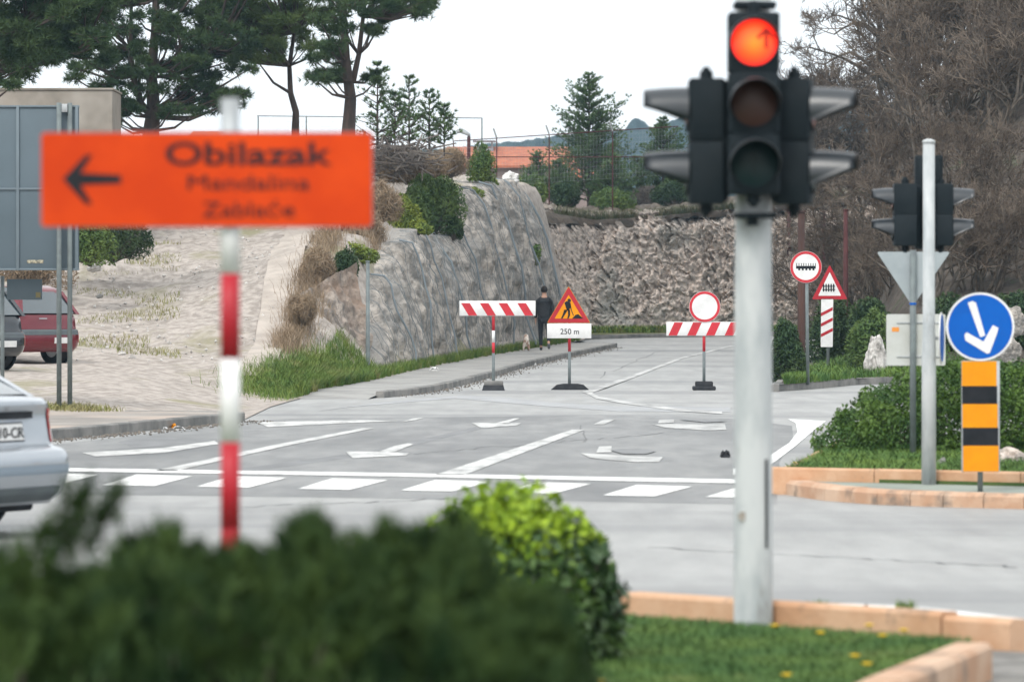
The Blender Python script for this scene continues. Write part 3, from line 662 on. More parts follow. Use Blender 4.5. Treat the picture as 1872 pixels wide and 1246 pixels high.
bush('bush', 'dark bush hanging over the step of the cliff edge', W(828, 435, 121), (.3, .35, .5), bushd_m, 3000, .10, .03, 43, up=.3)
bush('bush', 'small upright green bush in front of the terracotta roof', W(880, 328, 134), (.42, .4, .85), bush_m, 4500, .11, .03, 44, up=.6)
bush('bush', 'low yellow green spurge on the crest beside the white rock', W(880, 342, 136), (.55, .4, .28), spurge_m, 3500, .09, .035, 45, group='yellow green spurge cushions')
bush('bush', 'low yellow green spurge under the white rock', W(860, 360, 130), (.4, .4, .22), spurge_m, 2500, .09, .035, 46, group='yellow green spurge cushions')
bush('bush', 'flat spurge cushion on the lower cliff hump', W(765, 425, 113), (.35, .4, .25), spurge_m, 2500, .09, .035, 47, group='yellow green spurge cushions')
bush('bush', 'small yellow green bush on the slope beside the top of the steel post', W(652, 478, 103), (.5, .4, .35), spurge_m, 3000, .08, .03, 48)
bush('bush', 'dark green bush above the grey steel post', W(632, 520, 99), (.33, .3, .62), bushd_m, 4500, .10, .025, 49, up=.6)
bush('bush', 'small ivy tuft on the netted cliff above the walker', cliff_pt(140, .42, .1), (.2, .3, .5), grassb_m, 900, .09, .05, 50)
bush('bush', 'round leafless grey bush on the rock wall', W(1190, 432, 178.6), (.72, .6, .55), twig_m, 7000, .22, .014, 51)
bush('bush', 'green shrub at the foot of the pole under the round sign', at(1440, 92.5, HR), (.42, .5, .95), bushd_m, 6000, .12, .03, 52, up=.6)
bush('bush', 'leafy green shrub behind the striped crossing marker', at(1520, 106, HR), (.65, .8, 1.3), bushd_m, 8000, .12, .035, 53)
bush('bush', 'dark ivy mass at the foot of the rocky hill', at(1590, 104, HR), (.6, .7, 1.0), bushd_m, 9000, .11, .04, 54)
bush('bush', 'green shrub left of the white back of the sign panel', at(1590, 98, HR), (.55, .6, 1.1), bush_m, 7000, .10, .035, 55)
bush('bush', 'dark green shrub seen between the pole and the blue disc', at(1755, 100, HR), (.9, .9, .9), bushd_m, 9000, .12, .04, 56)
bush('bush', 'dark green shrub at the right border above the blue disc', at(1862, 100, HR), (.9, .9, .9), bushd_m, 9000, .12, .04, 57)
bush('bush', 'sparse bush on the upper hillside left of the striped pole', W(205, 470, 103), (1.1, 1, .75), bushd_m, 7000, .10, .03, 58)
bush('bush', 'dry brown bush under the big grey panel', W(45, 525, 99), (1.1, 1, .6), drygrass_m, 6000, .12, .02, 59)
bush('bush', 'olive bush beside the big grey panel', W(165, 480, 98), (.6, .6, .8), bush_m, 5000, .10, .03, 60)
bush('dry_scrub', 'pale dry scrub beside the concrete strip on the slope', W(552, 590, 93), (.34, .4, .5), drygrass_m, 6000, .20, .011, 65, cat='scrub', up=.8)
bush('dry_scrub', 'pale dry scrub upslope of the green mound', W(580, 520, 98), (.42, .4, .6), drygrass_m, 6000, .22, .011, 66, cat='scrub', up=.8)
bush('dry_scrub', 'small brown scrub at the right border of the orange sign', W(672, 440, 108), (.45, .4, .55), drygrass_m, 5000, .22, .012, 67, cat='scrub', up=.8)
bush('bush', 'dense green bush at the right end of the netted cliff crest', at(968, 177, farz), (.75, .7, .95), bush_m, 7000, .13, .035, 68, up=.5)
bush('bush', 'dense dark green bush below the left side of the largest young pine', at(1035, 178, farz), (.9, .7, .85), bushd_m, 7000, .13, .035, 69, up=.5)
bush('bush', 'dense green bush below the right side of the largest young pine', at(1118, 179, farz), (1.0, .7, .8), bush_m, 7000, .13, .035, 70, up=.5)
bush('bush', 'dark green bush partly behind the lower left black visor', at(1235, 182, farz), (1.1, .7, .85), bushd_m, 7000, .13, .035, 72, up=.5)
# dry brush on the mound
bush('dry_scrub', 'tangled dry brown scrub on the crest of the mound', W(745, 330, 123), (1.2, .8, .75), drygrass_m, 9000, .25, .014, 61, cat='scrub')
bush('dry_scrub', 'dry brown scrub left of the large round bush', W(700, 400, 113), (.55, .6, .75), drygrass_m, 6000, .22, .014, 62, cat='scrub', up=.6)
bush('dry_scrub', 'dry brown scrub behind the small upright bush', W(825, 320, 128), (.8, .8, .6), drygrass_m, 6000, .22, .014, 63, cat='scrub')
bush('dry_scrub', 'reddish dry scrub below the left black visor', W(1190, 385, 185), (1.3, .8, .8), deadwood, 6000, .25, .016, 64, cat='scrub')

def blades(P, h, wd, lean, rg, mb=None):
    P = np.asarray(P); N = len(P); a = rg.uniform(0, 2*math.pi, N); hh = h*rg.uniform(.5, 1.25, N)
    d = np.stack([np.cos(a), np.sin(a), np.zeros(N)], 1); b = np.stack([-np.sin(a), np.cos(a), np.zeros(N)], 1)*wd/2
    mid = P+d*(lean*hh*.3)[:, None]+np.array([0, 0, 1])*(hh*.6)[:, None]; tip = P+d*(lean*hh)[:, None]+np.array([0, 0, 1])*hh[:, None]
    mb = mb or MB(); base = np.arange(N)[:, None]*5
    mb.add(np.stack([P-b, P+b, mid+b*.7, mid-b*.7, tip], 1), base+np.array([0, 1, 2, 3])); mb.F.append(base+mb.n-5*N+np.array([3, 2, 4]))
    return mb
# verge grass along the cliff
rg = np.random.default_rng(80); P = []
for _ in range(44000):
    y = rg.uniform(81, 150); t = rg.uniform(0, 1)**1.3; e = E(y)-.12
    x = e-t*(1.0 if y > 96 else 1.0)+.12*fr(y, 0, 1.3)
    z = H(x, y) if y < 96 else max(.1+roadz(y), .12+roadz(y))
    if y > 97: x = min(x, e+.1); x = max(x, ipt(y, CY, CB)-.15)
    P.append((x, y, z))
struct('verge_grass', blades(P, .22, .012, .7, rg), grassb_m, 'bright green grass along the foot of the netted cliff', kind='stuff', cat='grass')
P = []
for _ in range(30000):
    y = rg.normal(86.5, 2.6); x = E(y)-.15-abs(rg.normal(0, .55))
    P.append((x, y, H(x, y)))
struct('green_mound', blades(P, .22, .011, .9, rg), grassb_m, 'lush green grass mound at the near end of the cliff', kind='stuff', cat='grass')
P = []
for _ in range(6000):
    k = rg.integers(0, 5); cu, cy, su, sy = [(565, 97, 20, 1.2), (545, 94, 16, 1.0), (600, 103, 16, 1.5), (525, 91.5, 12, .8), (690, 108, 16, 1.2)][k]
    y = rg.normal(cy, sy); x = (rg.normal(cu, su)-936)*y/FP; P.append((x, y, H(x, y)))
struct('dry_grass', blades(P, .36, .010, .7, rg), drygrass_m, 'tall tan dry grass on the slope left of the cliff', kind='stuff', cat='grass')
P = []
for _ in range(9000):
    y = rg.uniform(88, 128); x = (rg.uniform(140, 330)-936)*y/FP
    if fr(x, y, .45, 9) > .12: P.append((x, y, H(x, y)))
for _ in range(1500): 
    y = rg.normal(67, .5); x = (rg.normal(120, 45)-936)*y/FP; P.append((x, y, H(x, y)-.02))
struct('sparse_grass', blades(P, .10, .014, .9, rg), M('olive_grass', (.19, .21, .06), (.26, .23, .11), scale=1.5, rough=.9), 'thin olive grass tufts scattered over the gravel', kind='stuff', cat='grass')
P = []
for _ in range(15000):
    y = rg.uniform(88, 112); a = RE(y)+.15; b_ = min(XF(y), a+4.5) if y < 100 else a+4
    x = rg.uniform(a, max(b_, a+.1))
    if HR(x, y) < .9: P.append((x, y, HR(x, y)))
struct('bank_grass', blades(P, .18, .018, .7, rg), grass_m, 'green grass on the bank under the level crossing signs', kind='stuff', cat='grass')
P = [(rg.uniform(1.2, 14)+0, rg.uniform(158, 181), 0) for _ in range(7000)]
P = [(x, ipt(x, WX, WY)-rg.uniform(.2, 1.6), .15+roadz(168)) for (x, _, _) in P if 1.6 < x]
struct('far_verge_grass', blades(P, .25, .04, .6, rg), grassb_m, 'strip of green grass at the foot of the far rock wall', kind='stuff', cat='grass')
P = []
for _ in range(15000):
    x = rg.uniform(1.5, 17); yb = ipt(x, WX, WY); t_ = 2.1+5*rg.uniform()**2.2
    if fr(x, t_, .9, 21) > -.15: P.append((x, yb+t_, ipt(x, WX, WT)+.0+(farz(x, yb+t_)-ipt(x, WX, WT))-.12))
struct('crest_scrub', blades(P, .30, .02, .9, rg), M('crest_scrub_leaf', (.13, .115, .07), (.07, .085, .04), scale=1.8, rough=.9), 'low brown and olive scrub on the crest of the far rock wall', kind='stuff', cat='scrub')
# island turf
def scatter_poly(poly, n, rg):
    xs = [p[0] for p in poly]; ys_ = [p[1] for p in poly]; out = []
    X = rg.uniform(min(xs), max(xs), n*2); Y = rg.uniform(min(ys_), max(ys_), n*2); ins = np.zeros(n*2, bool); j = len(poly)-1
    for i in range(len(poly)):
        a, b_ = poly[i], poly[j]; c = ((a[1] > Y) != (b_[1] > Y)) & (X < (b_[0]-a[0])*(Y-a[1])/(b_[1]-a[1]+1e-9)+a[0]); ins ^= c; j = i
    return X[ins], Y[ins]
X, Y = scatter_poly([(-.3, 22.9), (.6, 22.75), (2.1, 21.1), (1.78, 19.5), (1.25, 17.6), (.9, 16.2), (-.3, 16.2)], 60000, rg)
struct('island_grass', blades(np.stack([X, Y, np.full(len(X), IZ)], 1), .042, .006, .9, rg), M('near_blades', (.055, .125, .03), (.10, .17, .035), scale=1.6, rough=.7, c3=(.17, .20, .06), scale3=2.5, lo3=.58, hi3=.7), 'soft mown grass of the near island round the pole', kind='stuff', cat='grass')
X, Y = scatter_poly([(2.35, 40.4), (3.05, 45.6), (3.4, 48), (8, 48), (8, 38), (4.27, 39.2)], 45000, rg)
struct('far_island_grass', blades(np.stack([X, Y, np.full(len(X), .15)], 1), .09, .012, .8, rg), grass_m, 'mown grass on the far island in front of the hedge', kind='stuff', cat='grass')
# loose stones on slope
mb = MB(); 
for _ in range(700):
    y = rg.uniform(88, 128); x = (rg.uniform(120, 640)-936)*y/FP; z = H(x, y); s_ = rg.uniform(.015, .045)*(2 if rg.uniform() > .97 else 1)
    q = ball(8, rg, .1)*s_*np.array([1.2, 1.2, .7])+np.array([x, y, z+.02])
    o = [(1, 0, 0), (-1, 0, 0), (0, 1, 0), (0, -1, 0), (0, 0, 1), (0, 0, -1)]
    V = [np.array(d)*s_*rg.uniform(.7, 1.3, 3)+np.array([x, y, z+s_*.2])+rg.normal(size=3)*s_*.2 for d in o]
    mb.add(V, [(0, 2, 4), (2, 1, 4), (1, 3, 4), (3, 0, 4), (2, 0, 5), (1, 2, 5), (3, 1, 5), (0, 3, 5)])
struct('loose_stones', mb, rock_pale_m, 'loose pale stones scattered over the gravel slope', kind='stuff', cat='stones')
mb = MB()
for _ in range(2600):
    k = rg.integers(0, 3)
    if k == 0: y = rg.uniform(82, 142); x = ipt(y, KY, KX)+abs(rg.normal(0, .18))+.02
    elif k == 1: f = rg.uniform(); x, y = -3.7-3.9*f+abs(rg.normal(0, .2))+.03, 65.2-19*f
    else: f = rg.uniform(); x, y = .4+3.6*f+rg.normal(0, .1), 23.25-2.2*f+abs(rg.normal(0, .25))
    s_ = rg.uniform(.006, .02); z = roadz(y)+.004
    V = [np.array(d)*s_*rg.uniform(.7, 1.3, 3)+np.array([x, y, z+s_*.4]) for d in o]
    mb.add(V, [(0, 2, 4), (2, 1, 4), (1, 3, 4), (3, 0, 4), (2, 0, 5), (1, 2, 5), (3, 1, 5), (0, 3, 5)])
struct('kerb_grit', mb, M('grit', (.22, .19, .16), (.12, .11, .10), scale=20, rough=.95), 'dirt and grit collected along the kerbs', kind='stuff', cat='grit')
# rubble on the far slope
mb = MB()
for _ in range(2600):
    x = rg.uniform(1, 16); yb = ipt(x, WX, WY); y = yb+2.4+7*rg.uniform()**1.8; z = farz(x, y); s_ = rg.uniform(.02, .09)
    V = [np.array(d)*s_*rg.uniform(.7, 1.3, 3)+np.array([x, y, z+s_*.2])+rg.normal(size=3)*s_*.2 for d in o]
    mb.add(V, [(0, 2, 4), (2, 1, 4), (1, 3, 4), (3, 0, 4), (2, 0, 5), (1, 2, 5), (3, 1, 5), (0, 3, 5)])
struct('rubble', mb, M('rubble_stone', (.34, .30, .26), (.22, .19, .17), scale=3, rough=.95), 'pale rubble lying on the slope above the far wall', kind='stuff', cat='stones')

# ---- bare trees on the right
def bare_mesh(seed, h, n0=7, depth=6):
    rg = np.random.default_rng(seed); P0, P1, R0, R1 = [], [], [], []
    def grow(p, d, L, r, k):
        steps = 3; 
        for i in range(steps):
            d2 = d+rg.normal(size=3)*.16; d2[2] += .03; d2 /= np.linalg.norm(d2); q = p+d2*L/steps
            P0.append(p); P1.append(q); R0.append(r*(1-.12*i)); R1.append(r*(1-.12*(i+1))); p, d = q, d2
            if k > 0 and i > 0:
                for _ in range(1 if k > 3 else 2):
                    s_ = rg.normal(size=3); dd = d*.75+s_*.42; dd[2] += .12; dd /= np.linalg.norm(dd)
                    grow(q, dd, L*rg.uniform(.55, .8), r*.55, k-1)
    for _ in range(n0):
        a = rg.uniform(0, 2*math.pi); d = np.array([math.cos(a)*.45, math.sin(a)*.45, 1.]); d /= np.linalg.norm(d)
        grow(np.array([rg.normal()*.15, rg.normal()*.15, -.3]), d, h*.30, .05+.004*h, depth-1)
    P0, P1, R0, R1 = map(np.array, (P0, P1, R0, R1)); big = R0 > .022
    a = MB(); a.segs(P0[big], P1[big], R0[big], R1[big], 5)
    b_ = MB(); b_.segs(P0[~big], P1[~big], np.maximum(R0[~big], .009), np.maximum(R1[~big], .006), 3)
    return a.mesh('trunk', True), b_.mesh('crown')
BM = [bare_mesh(s_, 5.2, 7, 6) for s_ in (101, 102, 103)]
spots = []
rgb = np.random.default_rng(5)
ROWS = [(1452, 204, 1.55, 46, 10), (1450, 188, 1.25, 46, 9), (1500, 168, 1.15, 48, 9), (1560, 150, 1.05, 44, 8), (1575, 136, .95, 42, 8), (1600, 124, .85, 44, 7), (1620, 114, .70, 46, 6), (1700, 107, .6, 40, 6)]
rn = ['highest row on the hill', 'second row from the top', 'third row from the top', 'fourth row from the top', 'fifth row from the top', 'sixth row from the top', 'seventh row from the top', 'lowest row above the green shrubs']
od = ['first', 'second', 'third', 'fourth', 'fifth', 'sixth', 'seventh', 'eighth', 'ninth', 'tenth']
for row, (u0, y0_, s0_, du, n_) in enumerate(ROWS):
    for i in range(n_): spots.append((u0+du*i+rgb.uniform(-14, 14), y0_+rgb.uniform(-2.5, 2.5), s0_*rgb.uniform(.85, 1.15), row, i))
for (u, y, s_, row, i) in spots:
    x = (u-936)*y/FP; z = max(HR(x, y), farz(x, y) if y > 184 else 0, .1)
    t = thing('bare_tree', 'leafless grey brown tree, %s from the left in the %s' % (od[i], rn[row]), 'bare tree', (x, y, z-.1), rgb.uniform(0, 6.28), 'leafless trees on the right hill')
    t.scale = (s_*1.05, s_*1.05, s_*(1.0 if row else 1.08))
    a, b_ = BM[(i+row) % 3]; obj('trunk', a, barkD, t); obj('crown', b_, twig_m, t)

# ---- hedge of the far island
def hedge(label, blobs, seed, n):
    rg = np.random.default_rng(seed); base = (4.2, 46.2, .15); t = thing('hedge', label, 'hedge', base); C = []; vol = sum(b[3]*b[5] for b in blobs)
    for (x, y, z, rx, ry, rz) in blobs: C.append(ball(int(n*rx*rz/vol), rg, .10)*np.array([rx, ry, rz])+np.array([x, y, z]))
    C = np.concatenate(C)-np.array(base); C = C[C[:, 2] > 0]
    C += .05*np.stack([np.sin(C[:, 2]*17+C[:, 0]*9), np.sin(C[:, 0]*13), np.sin(C[:, 0]*15+C[:, 1]*11)], 1)
    fo = MB(); fo.leaves(C, .042, .022, .3, rg); obj('foliage', fo, hedge_m, t)
    st = MB(); tips = C[rg.integers(0, len(C), 80)]; st.segs(tips*np.array([1, .8, 0]), tips, np.full(80, .014), np.full(80, .004), 4); obj('branches', st, barkD, t)
hedge('long rounded green hedge on the far right island', [(3.42, 46.0, .15, .45, .9, .42), (3.75, 46.2, .25, .55, 1.1, .58), (4.15, 46.4, .3, .65, 1.3, .72), (4.6, 46.4, .34, .65, 1.3, .76), (5.2, 46.4, .36, .7, 1.3, .72), (5.9, 46.4, .4, .8, 1.3, .62), (6.8, 46.4, .4, .9, 1.3, .62)], 70, 120000)

# ---- near round glossy bush
bush('glossy_bush', 'round glossy bush with yellow green young leaves on top', (.02, 19.9, IZ), (.52, .5, .60), euon_m, 13000, .055, .032, 71, lumps=22, shell=.14, mat2=euonl_m, frac2=.12)
# ---- junipers in the foreground
def juniper(label, loc, wdt, dep, h, seed, n, tips=True):
    rg = np.random.default_rng(seed); t = thing('juniper', label, 'juniper bush', loc, 0, 'dark junipers in the foreground')
    P0, P1, R0, R1, C, D = [], [], [], [], [], []
    for i in range(n):
        x, y = rg.uniform(-1, 1), rg.uniform(-1, 1)
        top = h*(1-.05*x**4-.12*y*y)*(1+.022*math.sin(x*wdt*17+seed)+.02*math.sin(x*wdt*37+1))*(1.04-.26*rg.uniform()**1.3)
        p1 = np.array([x*wdt, y*dep, top]); lean = rg.normal(size=3)*.10; lean[2] = 0; L = rg.uniform(.18, .34)
        ax = np.array([lean[0], lean[1], .30]); ax /= np.linalg.norm(ax); p0 = p1-ax*L
        P0.append(np.array([x*wdt*.5, y*dep*.5, 0])); P1.append(p0); R0.append(.014); R1.append(.005)
        P0.append(p0); P1.append(p1); R0.append(.005); R1.append(.002)
        for j in range(14):
            q = j/13; wid = .07*(1-q)**.6+.006
            for _ in range(3): C.append(p0+ax*L*q*1.12+rg.normal(size=3)*np.array([wid, wid, .02])*.42); D.append(ax*1.6)
    # inner filling
    M_ = n*30; fx = rg.uniform(-1, 1, M_); fy = rg.uniform(-1, 1, M_); fz = rg.uniform(.02, .88, M_)**.6*h*(1-.05*fx**4-.12*fy**2)
    C = np.concatenate([np.array(C), np.stack([fx*wdt, fy*dep, fz], 1)]); D = np.concatenate([np.array(D), np.tile([[0, 0, 1.2]], (M_, 1))])
    tr = MB(); tr.segs(P0, P1, R0, R1, 4); fo = MB(); fo.needles(C, D, 5, .055, .010, .55, rg)
    obj('branches', tr, barkD, t); obj('foliage', fo, juni_m, t)
juniper('dark juniper at the left border with a loose upright tip', (-1.00, 9.6, IZ), .34, .34, .95, 91, 560)
juniper('dark juniper left of the striped pole foot', (-.60, 10.0, IZ), .34, .40, .96, 92, 640)
juniper('dark juniper in front of the striped pole foot', (-.30, 10.3, IZ), .25, .42, .975, 93, 600)
juniper('dark juniper covering the left half of the glossy bush', (-.03, 9.9, IZ), .15, .38, .865, 94, 400)
# loose sprig
t = thing('juniper_sprig', 'loose thin juniper sprig standing up beside the silver car', 'juniper sprig', (-.96, 9.9, IZ), 0)
P0, P1, C, D = [], [], [], []; rg = np.random.default_rng(95)
for (a, b_) in [((120, 1030), (165, 880)), ((100, 1040), (120, 890)), ((150, 1010), (190, 930)), ((60, 1040), (85, 960)), ((190, 960), (215, 890)), ((120, 980), (150, 905))]:
    A = np.array(W(a[0], a[1], 9.9))-np.array(t.location); B = np.array(W(b_[0], b_[1], 9.9))-np.array(t.location)
    P0.append([0, 0, 0]); P1.append(A); P0.append(A); P1.append(B)
    for q in np.linspace(0, 1, 26):
        for _ in range(2): C.append(A+(B-A)*q+rg.normal(size=3)*.014*(1.3-q)); D.append((B-A)/np.linalg.norm(B-A))
tr = MB(); tr.segs(P0, P1, [.004]*len(P0), [.002]*len(P0), 4); obj('stems', tr, barkD, t)
fo = MB(); fo.needles(C, D, 4, .045, .006, .6, rg); obj('foliage', fo, juni_m, t)

# dandelions
def dandelion(u, v, y, z0, label, s_=1.0):
    x = (u-936)*y/FP; t = thing('dandelion', label, 'dandelion', (x, y, z0), 0, 'yellow dandelions in the turf')
    zt = CH-(v-HZ)*y/FP-z0
    a = MB(); a.tube([(0, 0, 0), (.004, 0, zt*.6), (0, 0, zt)], .0025, 5); obj('stem', a, grass_m, t)
    a = MB(); n = 16; V = [(0, 0, zt+.008)]; r0 = .024*s_
    for k in range(2*n): r_ = r0 if k % 2 else r0*.72; V.append((r_*math.cos(math.pi*k/n), r_*math.sin(math.pi*k/n), zt+.004))
    V.append((0, 0, zt-.008)); F = [(0, 1+k, 1+(k+1) % (2*n)) for k in range(2*n)]+[(2*n+1, 1+(k+1) % (2*n), 1+k) for k in range(2*n)]
    a.add(V, F); obj('flower', a, dand_m, t)
for (u, v, lab) in [(1500, 1156, 'dandelion in the turf just right of the thick pole'), (1589, 1142, 'dandelion against the ochre edging, left of a pair'), (1652, 1151, 'dandelion against the ochre edging, right of a pair'),
                    (1613, 1161, 'small dandelion between the pair by the edging'), (1563, 1198, 'dandelion in mid turf, the farther of two close together'), (1585, 1213, 'large dandelion in mid turf, the nearer of two close together'),
                    (1438, 1233, 'dandelion at the bottom border below the pole'), (1098, 1243, 'dandelion at the bottom border beside the bushes'), (1416, 1143, 'half hidden dandelion touching the thick pole')]:
    dandelion(u, v, (CH-.2)*FP/(v-HZ), IZ, lab)
dandelion(1521, 842, 43.2, .15, 'tall dandelion in the far island turf', 1.6); dandelion(1453, 845, 42.6, .15, 'dandelion near the left tip of the far island', 1.2)

# ================================================================== THINGS
def text(parent, s_, size, cx, z, y, mat, name='lettering', width=None, bold=0.0, label=None):
    c = bpy.data.curves.new(name, 'FONT'); c.body = s_; c.size = size; c.extrude = .0008; c.align_x = 'CENTER'; c.offset = bold
    tmp = bpy.data.objects.new('tmp', c); link(tmp); dg = bpy.context.evaluated_depsgraph_get()
    me = bpy.data.meshes.new_from_object(tmp.evaluated_get(dg)); bpy.data.objects.remove(tmp)
    V = np.zeros(len(me.vertices)*3); me.vertices.foreach_get('co', V); V = V.reshape(-1, 3)
    k = (width/(V[:, 0].max()-V[:, 0].min())) if width else 1
    V2 = np.stack([V[:, 0]*k+cx, y+V[:, 2], V[:, 1]+z], 1); me.vertices.foreach_set('co', V2.ravel().astype(np.float32)); me.update()
    me.name = name
    return obj(name, me, mat, parent, label)

# ---- orange detour sign
Y0 = 14.2; s0 = FP/Y0
t = thing('detour_sign', 'orange detour board with black arrow on a red and white striped pole', 'detour sign', ((421-936)/s0, Y0, 0))
def lx(u): return (u-421)/s0
def lz(v): return CH-(v-HZ)/s0
zz = [0.0]+[lz(v) for v in (955, 808, 655, 500)]
a = MB(); a.tube([(0, 0, -.1), (0, 0, lz(955))], .029, 20); obj('pole', a, redp, t, smooth=False)
for i, (v0, v1) in enumerate([(965, 808), (808, 655), (655, 500), (500, 352), (352, 180)]):
    a = MB(); a.tube([(0, 0, lz(v0)), (0, 0, lz(v1))], .0292 if i < 4 else .0288, 24)
    obj('pole_band', a, [redp, whitep, redp, whitep, steel][i], t, smooth=True)
bx0, bx1, bz0, bz1 = lx(77), lx(683), lz(416), lz(242)
a = MB(); a.plate(rpoly([(bx0, bz0), (bx1, bz0), (bx1, bz1), (bx0, bz1)], .012), -.050, -.034); bd = obj('board', a, slatelight, t)
a = MB(); a.plate(rpoly([(bx0+.003, bz0+.003), (bx1-.003, bz0+.003), (bx1-.003, bz1-.003), (bx0+.003, bz1-.003)], .012), -.053, -.0505); obj('board_face', a, orangep, bd)
a = MB(); f = -.0555; ax0, azc = lx(118), lz(328)
a.plate([(ax0, azc), (lx(160), lz(284)), (lx(172), lz(284)), (lx(150), lz(317)), (lx(224), lz(321)), (lx(224), lz(336)), (lx(150), lz(339)), (lx(172), lz(374)), (lx(160), lz(374))], f, -.053); obj('arrow', a, blackp, bd)
text(bd, 'Obilazak', .098, lx(453), lz(302), -.0545, blackp, width=(605-302)/s0, bold=.0018)
text(bd, 'Mandalina', .066, lx(455), lz(348), -.0545, blackp, width=(565-343)/s0, bold=0)
text(bd, 'Zablaće', .066, lx(457), lz(397), -.0545, blackp, width=(542-375)/s0, bold=0)
for v in (280, 380):
    a = MB(); a.box(-.035, .035, -.034, .032, lz(v)-.015, lz(v)+.015, .004); obj('clamp', a, steel, t)

# ---- traffic lights
def visor(r, L, thick=.004):
    mb = MB(); V = []; n = 18; m = 6
    for j in range(m+1):
        q = j/m; a0 = R(-32+50*q**.9); a1 = math.pi-a0
        for rr in (r, r+thick):
            for k in range(n+1): a = a0+(a1-a0)*k/n; V.append((rr*math.cos(a), -L*q, rr*math.sin(a)-.06*q*q*L))
    w_ = n+1; F = []
    for j in range(m):
        for s_ in (0, 1):
            for k in range(n):
                b_ = (2*j+s_)*w_+k; c = b_+2*w_; F.append((b_, b_+1, c+1, c) if s_ else (b_, c, c+1, b_+1))
        for k in (0, n): b_ = 2*j*w_+k; F.append((b_, b_+w_, b_+3*w_, b_+2*w_))
    for k in range(n): b_ = 2*m*w_+k; F.append((b_, b_+1, b_+w_+1, b_+w_))
    mb.add(V, F); return mb
def head(parent, loc, rz, zs, mats, sec=.30, wd=.245, dp=.15, r=.105, L=.20, name='signal_head', label=None, arrow=None):
    """housing facing -y; zs = lens heights relative to loc"""
    mb = MB()
    for z in zs: mb.box(-wd/2, wd/2, 0, dp, z-sec/2+.002, z+sec/2-.002, .012)
    mb.box(-wd/2+.012, wd/2-.012, .004, dp+.02, min(zs)-sec/2+.01, max(zs)+sec/2-.01, .02)
    for s_, z in ((1, max(zs)+sec/2), (-1, min(zs)-sec/2)):
        mb.tube([(0, dp*.5, z-.01*s_), (0, dp*.5, z+.035*s_)], .032, 12); mb.tube([(0, dp*.5, z+.03*s_), (0, dp*.5, z+.055*s_)], [.022, .016], 12)
    h = obj(name, mb, housing, parent, label, loc=loc, rot=(0, 0, rz))
    for z, m_ in zip(zs, mats):
        a = MB(); a.ring(0, 0, r, r+.009, -.012, .001, 36); obj('lens_rim', a, housing, h, loc=(0, 0, z))
        a = MB(); V = [(0, -.022, 0)]; n = 36
        for q in (.4, .75, 1): V += [(r*q*math.cos(2*math.pi*k/n), -.022+.018*q*q, r*q*math.sin(2*math.pi*k/n)) for k in range(n)]
        F = [(0, 1+(k+1) % n, 1+k) for k in range(n)]+[(1+j*n+k, 1+j*n+(k+1) % n, 1+(j+1)*n+(k+1) % n, 1+(j+1)*n+k) for j in range(2) for k in range(n)]
        a.add(V, F); o_ = obj('lens', a, m_, h, loc=(0, 0, z), smooth=True)
        a = visor(r+.010, L if m_ is not lit else L*.45); obj('visor', a, visor_m, h, loc=(0, -.001, z), smooth=True)
        if m_ is lit or m_ is lgreen:
            a = MB(); k = .8 if m_ is lit else 1; dx = .055 if m_ is lit else 0; dz = .02 if m_ is lit else 0
            st_ = [(-.008, -.05), (.008, -.05), (.008, .02), (-.008, .02)]; a.plate([(x+dx, z_+dz) for x, z_ in st_], -.030, -.027)
            a.plate([(x+dx, z_+dz) for x, z_ in [(-.045, .004), (-.038, -.008), (0, .026), (.038, -.008), (.045, .004), (0, .05)]], -.030, -.027)
            obj('lens_arrow', a, M('arrow_mask', (.25, .01, .01) if m_ is lit else (.006, .02, .02), None, rough=.5, emit=((.22, .002, .002), .5) if m_ is lit else None), h, loc=(0, 0, z))
    return h
YN = 22.2; sN = FP/YN
t = thing('traffic_light', 'near traffic light on a thick chalky white pole with its red lamp lit', 'traffic light', ((1377-936)/sN, YN, IZ))
def nz_(v): return CH-(v-HZ)/sN-IZ
a = MB(); a.tube([(0, 0, -.1), (0, 0, .02), (0, 0, nz_(600)), (0, 0, nz_(300)), (0, 0, 4.6)], [.096, .094, .089, .085, .080], 36); pl = obj('pole', a, poleW, t, smooth=True)
a = MB(); a.tube([(0, 0, 4.6), (0, 0, 4.63), (0, 0, 4.66)], [.084, .08, .03], 24); obj('pole_cap', a, poleW, pl)
a = MB(); a.box(.052, .066, -.078, -.066, nz_(1000), nz_(838), .003); obj('cable_slot', a, blackp, pl)
a = MB(); a.ring(-.055, nz_(942), 0, .022, -.082, -.060, 20); obj('pole_stain', a, M('brown_rust', (.26, .22, .18), (.36, .33, .29), scale=20, rough=.9), pl)  # small disc standing in for a brown stain on the pole
xf = (1373-1377)/sN
head(t, (xf, -.29, 0), 0, [nz_(303), nz_(194), nz_(84)], [lgreen, gmirror, lit], sec=.292, wd=.243, r=.108, L=.20)
head(t, ((1257-1377)/sN, -.10, 0), R(-90), [nz_(318), nz_(203)], [lgreen, lred], wd=.20, dp=.17, r=.094, L=.21, name='side_signal_head')
head(t, ((1482-1377)/sN, -.10, 0), R(80), [nz_(318), nz_(203)], [lgreen, lred], wd=.20, dp=.17, r=.094, L=.21, name='side_signal_head')
for v in (12, 395):
    a = MB(); a.tube([(xf, -.13, nz_(v+18) if v > 100 else nz_(v+16)), (xf, -.13, nz_(v))], [.03, .022] if v > 100 else .028, 12); a.box(-.10, .10, -.20, -.05, nz_(v)-.02 if v < 100 else nz_(v)-.012, nz_(v)+.012, .006); obj('bracket', a, housing, t)
YT = 39.4; sT = FP/YT
t = thing('traffic_light', 'far traffic light seen from behind on a slim white pole beside the hedge', 'traffic light', ((1698-936)/sT, YT, .12))
def tz(v): return CH-(v-HZ)/sT-.12
